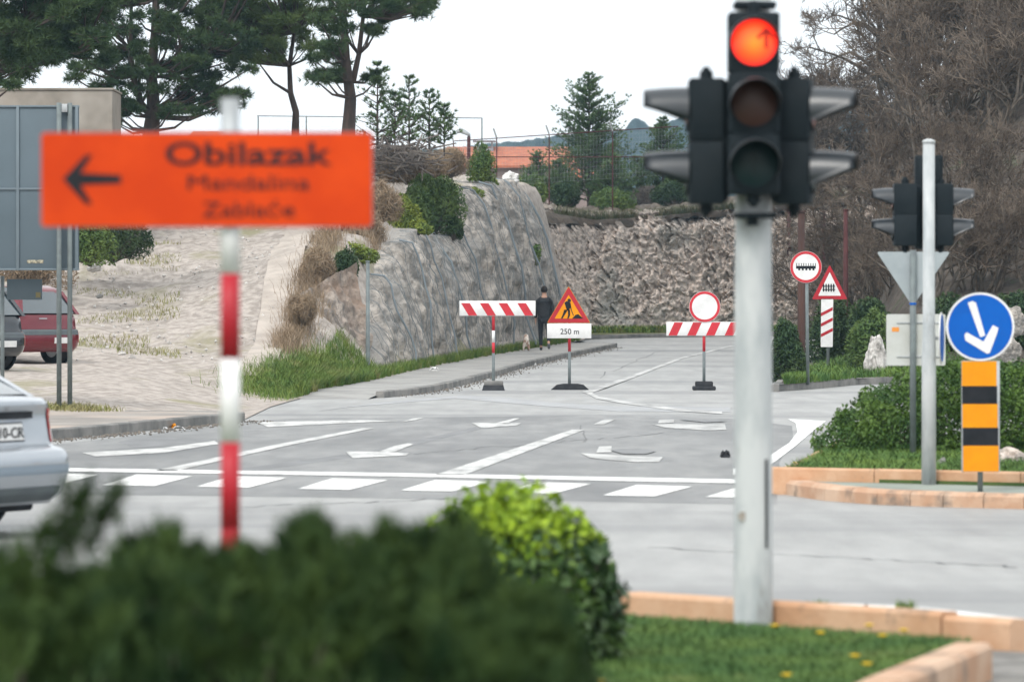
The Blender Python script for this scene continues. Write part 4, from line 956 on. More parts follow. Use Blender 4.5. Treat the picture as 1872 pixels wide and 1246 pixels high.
a = MB(); a.tube([(0, 0, -.05), (0, 0, tz(640)), (0, 0, tz(600)), (0, 0, tz(262))], [.062, .060, .052, .050], 28); a.tube([(0, 0, tz(262)), (0, 0, tz(257)), (0, 0, tz(254))], [.055, .055, .02], 28); obj('pole', a, poleW, t, smooth=True)
def txx(u): return (u-1698)/sT
head(t, (txx(1636), .16, 0), R(-90), [tz(420), tz(364)], [lgreen, lred], sec=.272, wd=.22, dp=.20, r=.085, L=.18, name='side_signal_head')
head(t, (txx(1744), .16, 0), R(90), [tz(420), tz(364)], [lgreen, lred], sec=.272, wd=.22, dp=.20, r=.085, L=.18, name='side_signal_head')
head(t, (txx(1704), .42, 0), R(180), [tz(310)-.54, tz(310)-.27, tz(310)], [lgreen, gmirror, lred], sec=.262, wd=.235, dp=.15, r=.085, L=.18)
a = MB(); a.ring(0, 0, .0, .22, -.004, .004, 32); pn = obj('side_sign', a, whitep, t, loc=(txx(1722), .05, tz(618)), rot=(0, 0, R(80)))
a = MB(); a.ring(0, 0, .0, .2, -.008, -.005, 32); obj('sign_face', a, bluep, pn)
a = MB(); a.box(0, txx(1722), .03, .07, tz(618)-.015, tz(618)+.015, .003); obj('bracket', a, steel, t)

# ---- yield sign from behind + white panel
YY = 44.6; sY = FP/YY
t = thing('yield_sign', 'grey back of a triangular yield sign and white panel on a thin post', 'road sign', ((1669-936)/sY, YY, .15))
def yx(u): return (u-1669)/sY
def yz(v): return CH-(v-HZ)/sY-.15
a = MB(); a.tube([(0, 0, -.05), (0, 0, yz(457))], .030, 16); obj('post', a, greypaint, t, smooth=True)
a = MB(); a.plate(rpoly([(yx(1603), yz(460)), (yx(1669), yz(560)), (yx(1738), yz(460))][::-1], .03), .034, .042); pn = obj('triangle', a, M('back_grey', (.36, .40, .42), (.31, .35, .37), scale=4, rough=.5), t)
a = MB(); a.plate(rpoly([(yx(1606), yz(462)), (yx(1669), yz(557)), (yx(1735), yz(462))][::-1], .03), .0425, .045); obj('triangle_face', a, redp, pn)
a = MB(); a.plate(rpoly([(yx(1621), yz(668)), (yx(1729), yz(668)), (yx(1729), yz(574)), (yx(1621), yz(574))], .02), .034, .046); pn = obj('panel', a, M('panel_cream', (.55, .56, .54), (.48, .49, .46), scale=3, rough=.5), t)
for v in (590, 652): a = MB(); a.box(yx(1640), yx(1722), .026, .034, yz(v)-.008, yz(v)+.008, .002); obj('rail', a, steel, pn)
a = MB(); a.plate([(yx(1631), yz(606)), (yx(1644), yz(606)), (yx(1644), yz(598)), (yx(1631), yz(598))], .0315, .034); obj('sticker', a, M('sticker_orange', (.75, .28, .05), None, rough=.5), pn)
a = MB(); a.tube([(0, 0, yz(557)), (0, 0, yz(553))], .033, 16); obj('collar', a, bluep, t)

# ---- keep right sign with striped board
YK = 37.9; sK = FP/YK
t = thing('keep_right_sign', 'blue disc with white arrow above an amber and black banded board', 'road sign', ((1792-936)/sK, YK, .12))
def kx(u): return (u-1792)/sK
def kz(v): return CH-(v-HZ)/sK-.12
a = MB(); a.tube([(0, 0, -.05), (0, 0, kz(560))], .022, 16); obj('post', a, greypaint, t, smooth=True)
a = MB(); a.ring(kx(1791), kz(597), 0, 62.5/sK, -.042, -.030, 56); dsk = obj('disc', a, whitep, t)
a = MB(); a.ring(kx(1791), kz(597), 0, 58.5/sK, -.045, -.0425, 56); obj('disc_face', a, bluep, dsk)
a = MB(); f0, f1 = -.048, -.0455
a.plate([(kx(1768), kz(553)), (kx(1777), kz(550)), (kx(1783), kz(553)), (kx(1800), kz(613)), (kx(1791), kz(616))], f0, f1)
a.plate([(kx(1762), kz(612)), (kx(1766), kz(607)), (kx(1797), kz(624)), (kx(1814), kz(594)), (kx(1824), kz(599)), (kx(1822), kz(608)), (kx(1808), kz(645)), (kx(1803), kz(646)), (kx(1764), kz(622))], -.0487, f1); obj('arrow', a, whitep, dsk)
bands = [(660, 705, yellowp), (705, 738, blackp), (738, 781, yellowp), (781, 814, blackp), (814, 861, yellowp)]
a = MB(); a.box(kx(1757), kx(1827), -.034, -.024, kz(862), kz(659), .002); bo = obj('board', a, steel, t)
for v0, v1, m_ in bands:
    e = 5*(v0-660)/200; a = MB(); a.plate([(kx(1757.5+e*.6), kz(v1)), (kx(1821+e), kz(v1)), (kx(1821+e), kz(v0)), (kx(1757.5+e*.6), kz(v0))], -.037, -.0345); obj('band', a, m_, bo)

# ---- roadworks barriers and signs on the closed road
def stripes(x0, x1, z0, z1, first, shift):
    mb = MB(); w_ = x1-x0
    for i in range(4):
        a0 = x0+w_*(first+.25*i); b0 = a0+w_*.115; mb.plate([(a0, z0), (b0, z0), (b0+shift*w_, z1), (a0+shift*w_, z1)], -.048, -.0455)
    return mb
def work_post(t, X, Z, bands_):
    for i, (v0, v1, m_) in enumerate(bands_):
        a = MB(); a.tube([(0, 0, Z(v0)), (0, 0, Z(v1))], .029, 16); obj('post', a, m_, t, smooth=True)
YB = 88.8; sB = FP/YB
def LX(u0): return lambda u: (u-u0)/sB
BZ = lambda v: CH-(v-HZ)/sB
t = thing('road_barrier', 'red and white striped board on a block foot, left of the roadworks sign', 'road barrier', ((902-936)/sB, YB, 0)); X = LX(902)
work_post(t, X, BZ, [(712, 645, greypaint), (645, 626, red2), (626, 604, whitep), (604, 560, red2)])
a = MB(); a.box(X(840), X(979), -.045, -.030, BZ(577), BZ(549.5), .002); bo = obj('board', a, whitep, t)
a = stripes(X(841), X(978), BZ(576.5), BZ(554), .115, -.1); obj('stripes', a, red2, bo)
a = MB(); a.box(X(885), X(920), -.16, .16, .07, .18, .02); obj('foot_block', a, kerb_m, t)
a = MB(); a.add([(x*s_*.5*.41, y*s_*.4, z) for z, s_ in ((0, 1.05), (.10, .92)) for x, y in ((-1, -1), (1, -1), (1, 1), (-1, 1))], [(3, 2, 1, 0), (4, 5, 6, 7)]+[(i, (i+1) % 4, (i+1) % 4+4, i+4) for i in range(4)]); obj('foot', a, rubber, t)
# no-entry barrier
t = thing('road_barrier', 'red and white striped board under a round red ringed white sign', 'road barrier', ((1287-936)/sB, YB, 0)); X = LX(1287)
work_post(t, X, BZ, [(702, 642, greypaint), (642, 600, red2), (600, 560, steel)])
a = MB(); a.box(X(1218), X(1357), -.045, -.030, BZ(613.5), BZ(588), .002); bo = obj('board', a, whitep, t)
a = stripes(X(1219), X(1356), BZ(613), BZ(589), .02, .08); obj('stripes', a, red2, bo)
a = MB(); a.ring(X(1288), BZ(560.5), 0, 28.5/sB, -.060, -.050, 48); ds = obj('disc', a, whitep, t)
a = MB(); a.ring(X(1288), BZ(560.5), 23.3/sB, 28/sB, -.063, -.0605, 48); obj('disc_rim', a, red2, ds)
a = MB(); a.box(X(1266), X(1308), -.2, .2, 0, .08, .02); a.box(X(1271), X(1303), -.16, .16, .07, .17, .02); obj('foot', a, rubber, t)
# roadworks triangle
YR = 89.3; sR = FP/YR
t = thing('roadworks_sign', 'amber roadworks triangle above a white 250 m plate', 'road sign', ((1041-936)/sR, YR, 0))
X = lambda u: (u-1041)/sR; Z = lambda v: CH-(v-HZ)/sR
work_post(t, X, Z, [(708, 642, greypaint), (642, 560, red2)])
def tri(u0, u1, va, vb, ins=0): cx = (u0+u1)/2; return [(X(u0)+ins*1.73, Z(vb)+ins), (X(u1)-ins*1.73, Z(vb)+ins), (X(cx), Z(va)-2*ins)]
a = MB(); a.plate(rpoly(tri(1000, 1079, 523, 590), .03), -.045, -.033); tr = obj('triangle', a, yellowp, t)
a = MB(); a.plate(rpoly(tri(1000, 1079, 523, 590, .006), .03), -.0475, -.0455); obj('triangle_border', a, redp, tr)
a = MB(); a.plate(rpoly(tri(1000, 1079, 523, 590, .083), .012), -.050, -.048); obj('triangle_field', a, yellowp, tr)
wk = MB(); yy0, yy1 = -.0525, -.0505
def q(P): wk.plate([(X(1000+p[0]*79), Z(590-p[1]*67)) for p in P], yy0, yy1)
q([(.47, .62), (.50, .56), (.545, .57), (.555, .62), (.53, .66), (.49, .66)][::-1])
q([(.40, .55), (.46, .60), (.53, .555), (.545, .42), (.50, .34), (.46, .34)][::-1])
q([(.46, .36), (.40, .36), (.36, .22), (.32, .12), (.36, .12), (.42, .24), (.47, .33)])
q([(.48, .36), (.53, .36), (.535, .22), (.50, .12), (.465, .12), (.49, .22)])
q([(.53, .56), (.545, .54), (.57, .36), (.62, .20), (.605, .19), (.55, .36), (.515, .52)])
q([(.58, .12), (.84, .12), (.78, .18), (.72, .24), (.66, .22), (.62, .17)])
obj('worker_symbol', wk, blackp, tr)
a = MB(); a.box(X(1000), X(1081), -.045, -.033, Z(618), Z(591), .002); pl = obj('distance_plate', a, whitep, t)
text(pl, '250 m', .15, X(1041.5), Z(610.5), -.0465, blackp, width=34/sR, bold=.001)
a = MB(); a.plate([(X(1007), 0), (X(1077), 0), (X(1067), Z(703)), (X(1056), Z(701)), (X(1030), Z(701)), (X(1018), Z(703))], -.2, .2); obj('foot', a, rubber, t)

# ---- level crossing group on the right
YA = 89.5; sA = FP/YA
t = thing('restriction_sign', 'round white sign with red ring and a dark row symbol on a tall grey post', 'road sign', ((1477-936)/sA, YA, .14))
X = lambda u: (u-1477)/sA; Z = lambda v: CH-(v-HZ)/sA-.14
a = MB(); a.tube([(0, 0, -.05), (X(1474.5), 0, Z(475))], .032, 16); obj('post', a, greypaint, t, smooth=True)
a = MB(); a.ring(X(1473), Z(488), 0, 29/sA, -.050, -.038, 48); ds = obj('disc', a, whitep, t)
a = MB(); a.ring(X(1473), Z(488), 23.8/sA, 28.6/sA, -.053, -.0505, 48); obj('disc_rim', a, red2, ds)
a = MB(); a.plate([(X(1455), Z(491)), (X(1491), Z(491)), (X(1491), Z(486)), (X(1455), Z(486))], -.053, -.0505)
for k in range(9): u = 1455.5+k*4.3; a.plate([(X(u), Z(486)), (X(u+1.2), Z(486)), (X(u+1.2), Z(481)), (X(u), Z(481))], -.053, -.0505)
for k in range(5): u = 1459+k*6.5; a.plate([(X(u), Z(494)), (X(u+3.5), Z(494)), (X(u+3.5), Z(491)), (X(u), Z(491))], -.053, -.0505)
obj('symbol', a, blackp, ds)
YA = 100.0; sA2 = FP/YA; zb = HR((1514-936)/sA2, YA)
t = thing('level_crossing_sign', 'white red edged triangle with fence symbol above a three striped marker', 'road sign', ((1514-936)/sA2, YA, zb))
X = lambda u: (u-1512)/sA2; Z = lambda v: CH-(v-HZ)/sA2-zb
a = MB(); a.tube([(0, 0, -.3), (0, 0, Z(520))], .035, 16); obj('post', a, greypaint, t, smooth=True)
a = MB(); a.plate(rpoly(tri(1482, 1547, 484, 547), .04), -.055, -.040); tr = obj('triangle', a, redp, t)
a = MB(); a.plate(rpoly(tri(1482, 1547, 484, 547, .078), .02), -.058, -.0555); obj('triangle_field', a, whitep, tr)
a = MB()
for k in range(5): u = 1502+k*4.6; a.plate([(X(u), Z(533)), (X(u+2.6), Z(533)), (X(u+2.6), Z(520)), (X(u+1.3), Z(518)), (X(u), Z(520))], -.061, -.0585)
for v in (530, 524): a.plate([(X(1501), Z(v)), (X(1524.5), Z(v)), (X(1524.5), Z(v-1.6)), (X(1501), Z(v-1.6))], -.0605, -.0583)
obj('fence_symbol', a, blackp, tr)
a = MB(); a.plate(rpoly([(X(1498), Z(634)), (X(1520), Z(634)), (X(1521), Z(546)), (X(1499), Z(546))], .02), -.055, -.040); mk = obj('marker_board', a, whitep, t)
a = MB()
for v in (578, 597, 616): a.plate([(X(1498.5), Z(v)), (X(1520), Z(v-11)), (X(1520), Z(v-17)), (X(1498.5), Z(v-6))], -.058, -.0555)
obj('marker_stripes', a, redp, mk)
# poles behind
def pole(name, label, u, y, v0, v1, r, mat, lean=0, zf=None, cat='pole'):
    x = (u-936)*y/FP; zb = CH-(v0-HZ)*y/FP; t = thing(name, label, cat, (x, y, zb))
    zt = CH-(v1-HZ)*y/FP-zb; a = MB(); a.tube([(0, 0, -.6), (0, 0, 0), (lean, 0, zt)], [r, r, r*.8], 12); obj('shaft', a, mat, t, smooth=True)
    a = MB(); a.tube([(lean, 0, zt), (lean, 0, zt+.03)], r*1.05, 12); obj('cap', a, mat, t); return t
pole('steel_pole', 'rust red pole just right of the thick white pole', 1442, 176, 606, 385, .09, rust)
pole('wooden_pole', 'dark brown wooden pole directly behind the round ringed sign', 1465, 93, 690, 388, .085, woodpole)
pole('steel_pole', 'rust red pole right of the level crossing triangle', 1546, 110, 584, 385, .065, rust)
pole('steel_pole', 'thin brown pole behind the fork of the two crossing signs', 1506, 150, 560, 388, .06, rust)
pole('steel_post', 'plain grey steel post with flat cap in front of the netted cliff', 672.5, 95, 668, 479, .045, greypaint)

# ---- big grey panel (sign back) on the left
YP = 67; sP = FP/YP
t = thing('direction_panel', 'big slate grey back of a direction sign on two thin posts', 'road sign', ((118-936)/sP, YP, .14))
X = lambda u: (u-118)/sP; Z = lambda v: CH-(v-HZ)/sP-.14
for u, y_ in ((108, 0), (127, .06)):
    a = MB(); a.tube([(X(u), y_, -.1), (X(u), y_, Z(188))], .036, 14); obj('post', a, greypaint, t, smooth=True)
a = MB(); a.tube([(X(-190), .03, -.1), (X(-190), .03, Z(188))], .036, 14); obj('post', a, greypaint, t, smooth=True)
a = MB(); a.box(X(-230), X(143), .11, .14, Z(494), Z(192), .004); pn = obj('panel', a, slategrey, t)
a = MB()
for v in (345, 492, 194): a.box(X(-230), X(144), .085, .1095, Z(v)-.014, Z(v)+.014, .003)
for u in (31, -90, 139): a.box(X(u)-.022, X(u)+.022, .083, .109, Z(494), Z(192), .003)
obj('frame', a, slatelight, pn)
a = MB(); a.box(X(48), X(78), .104, .1095, Z(481), Z(475), .001); obj('maker_label', a, M('aged_label', (.5, .45, .32), (.12, .12, .1), scale=30, rough=.6), pn)
a = MB(); a.box(X(112), X(123), .0, .083, Z(205), Z(190), .004); obj('clamp', a, steel, t)
t = thing('small_panel', 'small grey back of a sign in front of the maroon car', 'road sign', ((2-936)/sP, YP+.6, .15))
X = lambda u: (u-2)/sP
a = MB(); a.tube([(X(-4), 0, -.1), (X(-4), 0, Z(505))], .03, 12); obj('post', a, greypaint, t, smooth=True)
a = MB(); a.box(X(4), X(69), .032, .045, Z(549), Z(511), .003); pn = obj('panel', a, slategrey, t)
a = MB(); a.box(X(57), X(66), .028, .0318, Z(545), Z(535), .001); obj('sticker', a, M('olive_label', (.2, .17, .08), None, rough=.6), pn)

# ---- cars
def car(label, loc, rz, paint, kind, name='parked_car', plate_txt=None):
    t = thing(name, label, 'car', loc, rz)
    if kind == 'sedan':
        L, w_ = 4.35, .84
        prof = [(.16, .22), (.06, .30), (.015, .40), (0, .46), (0, .545), (.015, .59), (.05, .615), (.12, .632), (.135, .66), (.15, .75), (.165, .86), (.155, .93), (.165, .960), (.21, .985), (.45, 1.0), (.66, 1.01), (3.15, .97), (3.6, .92), (4.0, .82), (4.25, .70), (4.33, .55), (4.35, .40), (4.28, .22)]
        gh = [(.40, 1.0), (1.08, 1.385), (1.5, 1.43), (2.35, 1.44), (3.12, .98)]; wheels = (.95, 3.45)
    else:
        L, w_ = 3.85, .82
        prof = [(.14, .24), (.04, .32), (0, .42), (0, .56), (.02, .64), (.05, .66), (.06, .72), (.07, .85), (.09, .93), (.16, .97), (2.95, .97), (3.4, .86), (3.72, .72), (3.83, .52), (3.83, .34), (3.78, .24)]
        gh = [(.10, .96), (.34, 1.36), (.55, 1.44), (2.0, 1.46), (2.9, .97)]; wheels = (.68, 3.15)
    xs_ = [-w_, -w_+.012, -w_+.05, -w_+.12, -w_+.26, -w_*.4, 0, w_*.4, w_-.26, w_-.12, w_-.05, w_-.012, w_]
    def co(x): d = w_-abs(x); return .12*max(0, 1-d/.22)**2.2+.03*(x/w_)**2
    def tp(x): d = w_-abs(x); return .05*max(0, 1-d/.16)**2+.012*(x/w_)**2
    rows = []
    for x in xs_:
        r = []
        for (y, z) in prof:
            f = 1-2*y/L; r.append((x*(1-.03*max(0, (z-.6)/.4)), y+co(x)*(max(-1, min(1, f*1.6)) if abs(f) > .2 else 0), z-(tp(x) if z > .65 else 0)))
        rows.append(r)
    a = MB(); a.grid(rows); n = len(prof); a.add(rows[0], [tuple(range(n))]); a.add(rows[-1], [tuple(range(n-1, -1, -1))])
    a.add([r[0] for r in rows]+[r[-1] for r in rows], [(i, i+1, i+1+len(rows), i+len(rows)) for i in range(len(rows)-1)])
    body = obj('body', a, paint, t, smooth=False)
    me = body.data; me.polygons.foreach_set('use_smooth', [True]*(len(me.polygons)-2-len(rows)+1)+[False]*(1+len(rows)))
    try: me.set_sharp_from_angle(angle=R(38))
    except Exception: pass
    zz_ = [p[1] for p in prof[:prof.index(max(prof[:14], key=lambda p: p[1]))+1]]; yy_ = [p[0] for p in prof[:len(zz_)]]
    def rs(x, z, off): return (x*(1-.03*max(0, (z-.6)/.4)), ipt(z+ (tp(x) if z > .65 else 0), zz_, yy_)+co(x)-off, z)
    def patch(nm, x0, x1, z0, z1, off, mat, par, sl=0, nx=10, nzz=8, lab=None, thick=.012):
        a = MB(); F_ = [[rs(x+sl*(z-z0)/(z1-z0+1e-9), z, off) for x in np.linspace(x0, x1, nx)] for z in np.linspace(z0, z1, nzz)]
        B_ = [[(p[0], p[1]+thick, p[2]) for p in r] for r in F_]
        a.grid(F_); a.grid(B_)
        for e1, e2 in ((F_[0], B_[0]), (F_[-1], B_[-1]), ([r[0] for r in F_], [r[0] for r in B_]), ([r[-1] for r in F_], [r[-1] for r in B_])): a.grid([e1, e2])
        return obj(nm, a, mat, par, lab, smooth=False)
    # glasshouse
    def gw(z): return w_-.05-.24*max(0, (z-.98)/.46)
    rows = [[(sx*gw(z), y, z) for (y, z) in gh] for sx in (-1, -.6, 0, .6, 1)]
    rows = [[(p[0], p[1]-.03*(1-(i-2)**2/4)*(1 if j < 2 else 0), p[2]) for j, p in enumerate(r)] for i, r in enumerate(rows)]
    a = MB(); a.grid(rows); a.add(rows[0], [tuple(range(len(gh)))]); a.add(rows[-1], [tuple(range(len(gh)-1, -1, -1))]); obj('windows', a, glass_m, t)
    g1, g2, g3, g4 = gh[1], gh[2], gh[3], gh[4]
    a = MB(); a.grid([[(sx*(gw(z)+.012), y+dy, z+.014+(.02 if abs(sx) < .9 else 0)) for (y, z, dy) in ((g1[0], g1[1]-.05, -.03), (g1[0], g1[1], 0.), (g2[0], g2[1], 0), (g3[0], g3[1], 0), (g3[0]+.12, g3[1]-.07, 0))] for sx in (-1, -.8, 0, .8, 1)]); obj('roof', a, paint, t, smooth=True)
    for sx in (-1, 1):
        a = MB(); y0_, z0_ = gh[0]
        P_ = [(y0_-.03, z0_-.02), (y0_+.22 if kind == 'sedan' else y0_+.34, z0_-.02), (g1[0]+(.12 if kind == 'sedan' else .22), g1[1]+.0), (g1[0]-.03, g1[1]+.01)]
        V = [(sx*(gw(z)+.012), y, z) for y, z in P_]+[(sx*(gw(z)-.085), y-.004, z+.004) for y, z in P_]
        a.add(V, [(0, 1, 2, 3), (7, 6, 5, 4), (0, 3, 7, 4), (1, 5, 6, 2), (3, 2, 6, 7)]); obj('rear_pillar', a, paint, t)
    a = MB(); a.grid([[(sx*(w_-.03), y, z) for sx in (-1, 1)] for y, z in ((gh[0][0]-.02, .985), (gh[0][0], .985))])
    for sx in (-1, 1):
        for yw in wheels:
            a = MB(); a.ring(0, 0, .17, .30, -.09, .09, 32); ty_ = obj('wheel', a, tyre_m, t, loc=(sx*(w_-.095), yw, .30), rot=(0, 0, R(90)))
            a = MB(); a.ring(0, 0, .0, .175, -.075, .075, 24); obj('rim', a, rim_m, ty_)
            a = MB(); a.ring(0, 0, .30, .345, -.02, .02, 32); obj('wheel_arch', a, blackp, t, loc=(sx*(w_+.0), yw, .31), rot=(0, 0, R(90)))
    if kind == 'sedan':
        bp = patch('bumper', -w_+.005, w_-.005, .26, .60, .010, paint, t, nx=26, nzz=12, thick=.03)
        patch('bumper_shade_band', -w_+.01, w_-.01, .44, .505, .013, M('shadow_silver', (.24, .29, .34), None, rough=.45, metal=.3), bp, nx=26)  # shade of a recess painted as a darker silver strip, nothing is hollowed
        patch('bumper_lip', -w_*.72, w_*.72, .245, .35, .016, trim, bp, nx=16)
        lid = patch('boot_lid', -w_+.20, w_-.20, .645, .93, .006, paint, t, nx=16)
        patch('handle_strip', -.48, .40, .835, .885, .035, blackp, lid, nx=12)
        pt = patch('number_plate', -.26, .26, .685, .80, .022, whitep, lid, nx=6, nzz=3)
        patch('plate_frame', -.275, .275, .675, .81, .016, blackp, lid, nx=6, nzz=3)
        if plate_txt:
            tx = text(pt, plate_txt, .105, .045, 0, 0, blackp, 'plate_lettering', width=.40, bold=.001); tx.location = (0, rs(0, .74, .026)[1]-.004, .703)
        text(lid, '1.6', .05, .10, 0, 0, rim_m, 'badge', bold=.001).location = (-.02, rs(0, .9, .012)[1]-.002, .895)
        for sx in (-1, 1):
            x0, x1 = (w_-.165, w_-.012) if sx > 0 else (-w_+.012, -w_+.165)
            lp = patch('tail_light', x0, x1, .66, .90, .012, taillight, t, nx=8)
            patch('indicator', x0+.03, x1-.005, .83, .895, .016, amber_l, lp, nx=8, nzz=4)
            patch('reversing_light', x0+.01 if sx > 0 else x0+.07, x1-.07 if sx > 0 else x1-.01, .665, .75, .016, whitep, lp, nx=5, nzz=4)
        a = MB(); a.tube([(-.45, .05, .24), (-.45, .5, .24)], .03, 14); obj('exhaust', a, rim_m, t)
        a = MB(); a.box(-.6, .6, .25, .6, .17, .26, .02); obj('silencer', a, blackp, t)
    else:
        bp = patch('bumper', -w_+.005, w_-.005, .30, .60, .012, paint, t, nx=26, nzz=10, thick=.03)
        patch('bumper_trim', -w_+.01, w_-.01, .56, .66, .020, trim, bp, nx=26)
        lid = patch('tailgate', -w_+.10, w_-.10, .67, .93, .008, paint, t, nx=16)
        patch('number_plate', .05, .47, .40, .51, .026, whitep, bp, nx=6, nzz=3)
        patch('door_handle', -.28, -.08, .855, .872, .02, rim_m, lid, nx=4, nzz=3)
        for sx in (-1, 1):
            x0, x1 = (w_-.10, w_-.008) if sx > 0 else (-w_+.008, -w_+.10)
            patch('tail_light', x0, x1, .42, .62, .022, taillight, t, nx=8)
    return t
R65 = R(64)
cr = (-3.47, 32.75, 0)
car('silver saloon cut by the left border, seen from its rear right corner', cr, R65, silver, 'sedan', plate_txt='310-CR')
y_ = 86.5; car('maroon hatchback behind the two grey posts', ((137-936)/FP*87.2-.82*math.cos(R(50))+.17, y_, H(-8.8, y_)-.03), R(50), maroon, 'hatch')
y_ = 81.0; car('black hatchback at the left border in front of the maroon one', ((38-936)/FP*81.7-.82*math.cos(R(52))+.17, y_, H(-9, y_)+.02), R(52), darkpaint, 'hatch')

# ---- building blocks, houses, fences on the plateau
t = thing('concrete_building', 'plain windowless concrete block behind the big grey panel', 'concrete building', (W(60, 163, 112)[0], 112, 3.0))
X = lambda u: (u-60)*112/FP; Z = lambda v: CH-(v-HZ)*112/FP-3.0
a = MB(); a.box(X(-260), X(206), 0, 2.4, 0, Z(165), .02); obj('wall', a, concrete_m, t)
a = MB(); a.box(X(-262), X(208), -.04, 2.45, Z(165)+.002, Z(161), .01); obj('coping', a, concrete_m, t)
def house(label, u0, u1, y, veave, vridge, zb, seed=1):
    t = thing('house', label, 'house', (W((u0+u1)/2, 0, y)[0], y, zb)); s_ = FP/y; hw = (u1-u0)/2/s_; ze = CH-(veave-HZ)/s_-zb; zr = CH-(vridge-HZ)/s_-zb
    a = MB(); a.box(-hw+.3, hw-.3, 0, 7, -.5, ze, .01); wl = obj('wall', a, plaster, t)
    a = MB(); a.add([(-hw, -.4, ze), (hw, -.4, ze), (hw, 3.5, zr), (-hw, 3.5, zr), (-hw, 7.4, ze), (hw, 7.4, ze), (-hw, -.4, ze-.12), (hw, -.4, ze-.12)], [(0, 1, 2, 3), (3, 2, 5, 4), (6, 7, 1, 0)])
    a.add([(-hw+.3, 0, ze), (-hw+.3, 7, ze), (-hw+.3, 3.5, zr-.1), (hw-.3, 0, ze), (hw-.3, 3.5, zr-.1), (hw-.3, 7, ze)], [(0, 2, 1), (3, 5, 4)]); rf = obj('roof', a, rooftile, t)
    n = int(2*hw/3.0)
    for i in range(n):
        x = -hw+1.5+i*3.0; a = MB(); a.box(x-.45, x+.45, -.05, .02, ze-1.5, ze-.5, .01); w__ = obj('window', a, M('shutter', (.18, .16, .15), None, rough=.7), t)
        a = MB(); a.box(x-.55, x+.55, -.1, .02, ze-1.6, ze-1.52, .005); obj('sill', a, concrete_m, w__)
    return t, rf, hw, ze, zr
t, rf, hw, ze, zr = house('long low house with terracotta roof and chimney behind the fence', 815, 1048, 235, 303, 264, 5.6)
a = MB(); xc = (886-931.5)*235/FP; a.box(xc-.45, xc+.45, 2.6, 3.4, zr-.9, zr-.1, .02); a.box(xc-.62, xc+.55, 2.5, 3.5, zr+.22, zr+.30, .01)
for dx in (-.4, .32): a.box(xc+dx, xc+dx+.08, 2.65, 3.35, zr-.1, zr+.23, .005)
obj('chimney', a, M('chimney_plaster', (.25, .25, .27), None, rough=.9), rf)
house('small house with bright terracotta roof behind the largest young pine', 1040, 1130, 250, 322, 280, 5.6)
house('distant house with a low roof just above the orange sign', 345, 415, 250, 250, 236, 5.9)

def rail_fence(name, label, posts, y, top_pts, rails, mat, rr=.025, arm=False, zb=5.6, wires=0):
    x0, y0 = W(posts[0][0], 0, y)[0], y; t = thing(name, label, 'fence', (x0, y0, zb))
    def P(u, v): p = W(u, v, y); return (p[0]-x0, 0, p[2]-zb)
    for (u, v) in posts:
        a = MB(); p = P(u, v); a.tube([(p[0], 0, -.8), p], .022, 8); po = obj('post', a, mat, t)
        if arm: a = MB(); a.tube([p, (p[0]-.12, -.1, p[2]+.34)], .03, 8); obj('barbed_arm', a, steel, po)
    for (p, q_) in rails: a = MB(); a.tube([P(*p), P(*q_)], rr, 6); obj('rail', a, mat, t)
    if wires:
        (u0, v0), (u1, v1) = top_pts; a = MB(); A, B_ = P(u0, v0), P(u1, v1); P0, P1 = [], []
        for k in range(wires): dz = (k+1)*.16; P0.append((A[0], .01, A[2]-dz)); P1.append((B_[0], .01, B_[2]-dz))
        n = int(abs(B_[0]-A[0])/.12)
        for k in range(n): f = k/n; x = A[0]+(B_[0]-A[0])*f; z = A[2]+(B_[2]-A[2])*f; P0.append((x, .015, z)); P1.append((x, .015, z-.16*wires))
        a.segs(P0, P1, [.0022]*len(P0), [.0022]*len(P0), 3); obj('wire_mesh', a, steel, t)
    return t
rail_fence('tall_fence', 'tall pale mesh fence with a thin dark top rail above the brush mound', [(472, 212), (560, 213), (690, 214), (784, 214), (881, 216)], 150, ((472, 213), (881, 216)), [((470, 212), (882, 216))], greypaint, rr=.018, wires=16)
rail_fence('security_fence', 'dark red barbed wire fence in front of the terracotta roof', [(829, 258), (908, 252), (1004, 246), (1120, 240)], 172, ((829, 258), (1240, 231)), [((829, 258), (1240, 231)), ((829, 287), (1240, 287))], rust, rr=.02, arm=True, wires=11)
# street lamp
YL = 160; t = thing('street_lamp', 'street lamp with a grey hood peeking over the crest', 'street lamp', (W(857, 0, YL)[0], YL, 5.4))
Z = lambda v: CH-(v-HZ)*YL/FP-5.4; X = lambda u: (u-857)*YL/FP
a = MB(); a.tube([(0, 0, -.5), (0, 0, Z(250))], .06, 10); a.tube([(0, 0, Z(250)), (0, 0, Z(247)), (X(850), 0, Z(244))], .04, 8); obj('post', a, rust, t)
a = MB(); V = []; n = 12
for i, q_ in enumerate(np.linspace(0, 1, 9)):
    r_ = .13*math.sin(math.pi*(.12+.8*q_))**.7; cx, cz = X(835)+(X(860)-X(835))*q_, Z(240)+(Z(248)-Z(240))*q_**1.4
    V += [(cx, r_*1.4*math.cos(2*math.pi*k/n), cz+r_*max(-.35, math.sin(2*math.pi*k/n))) for k in range(n)]
a.add(V, [(i*n+k, i*n+(k+1) % n, (i+1)*n+(k+1) % n, (i+1)*n+k) for i in range(8) for k in range(n)]+[tuple(range(n)), tuple(8*n+k for k in range(n))]); obj('lamp_hood', a, steel, t, smooth=True)

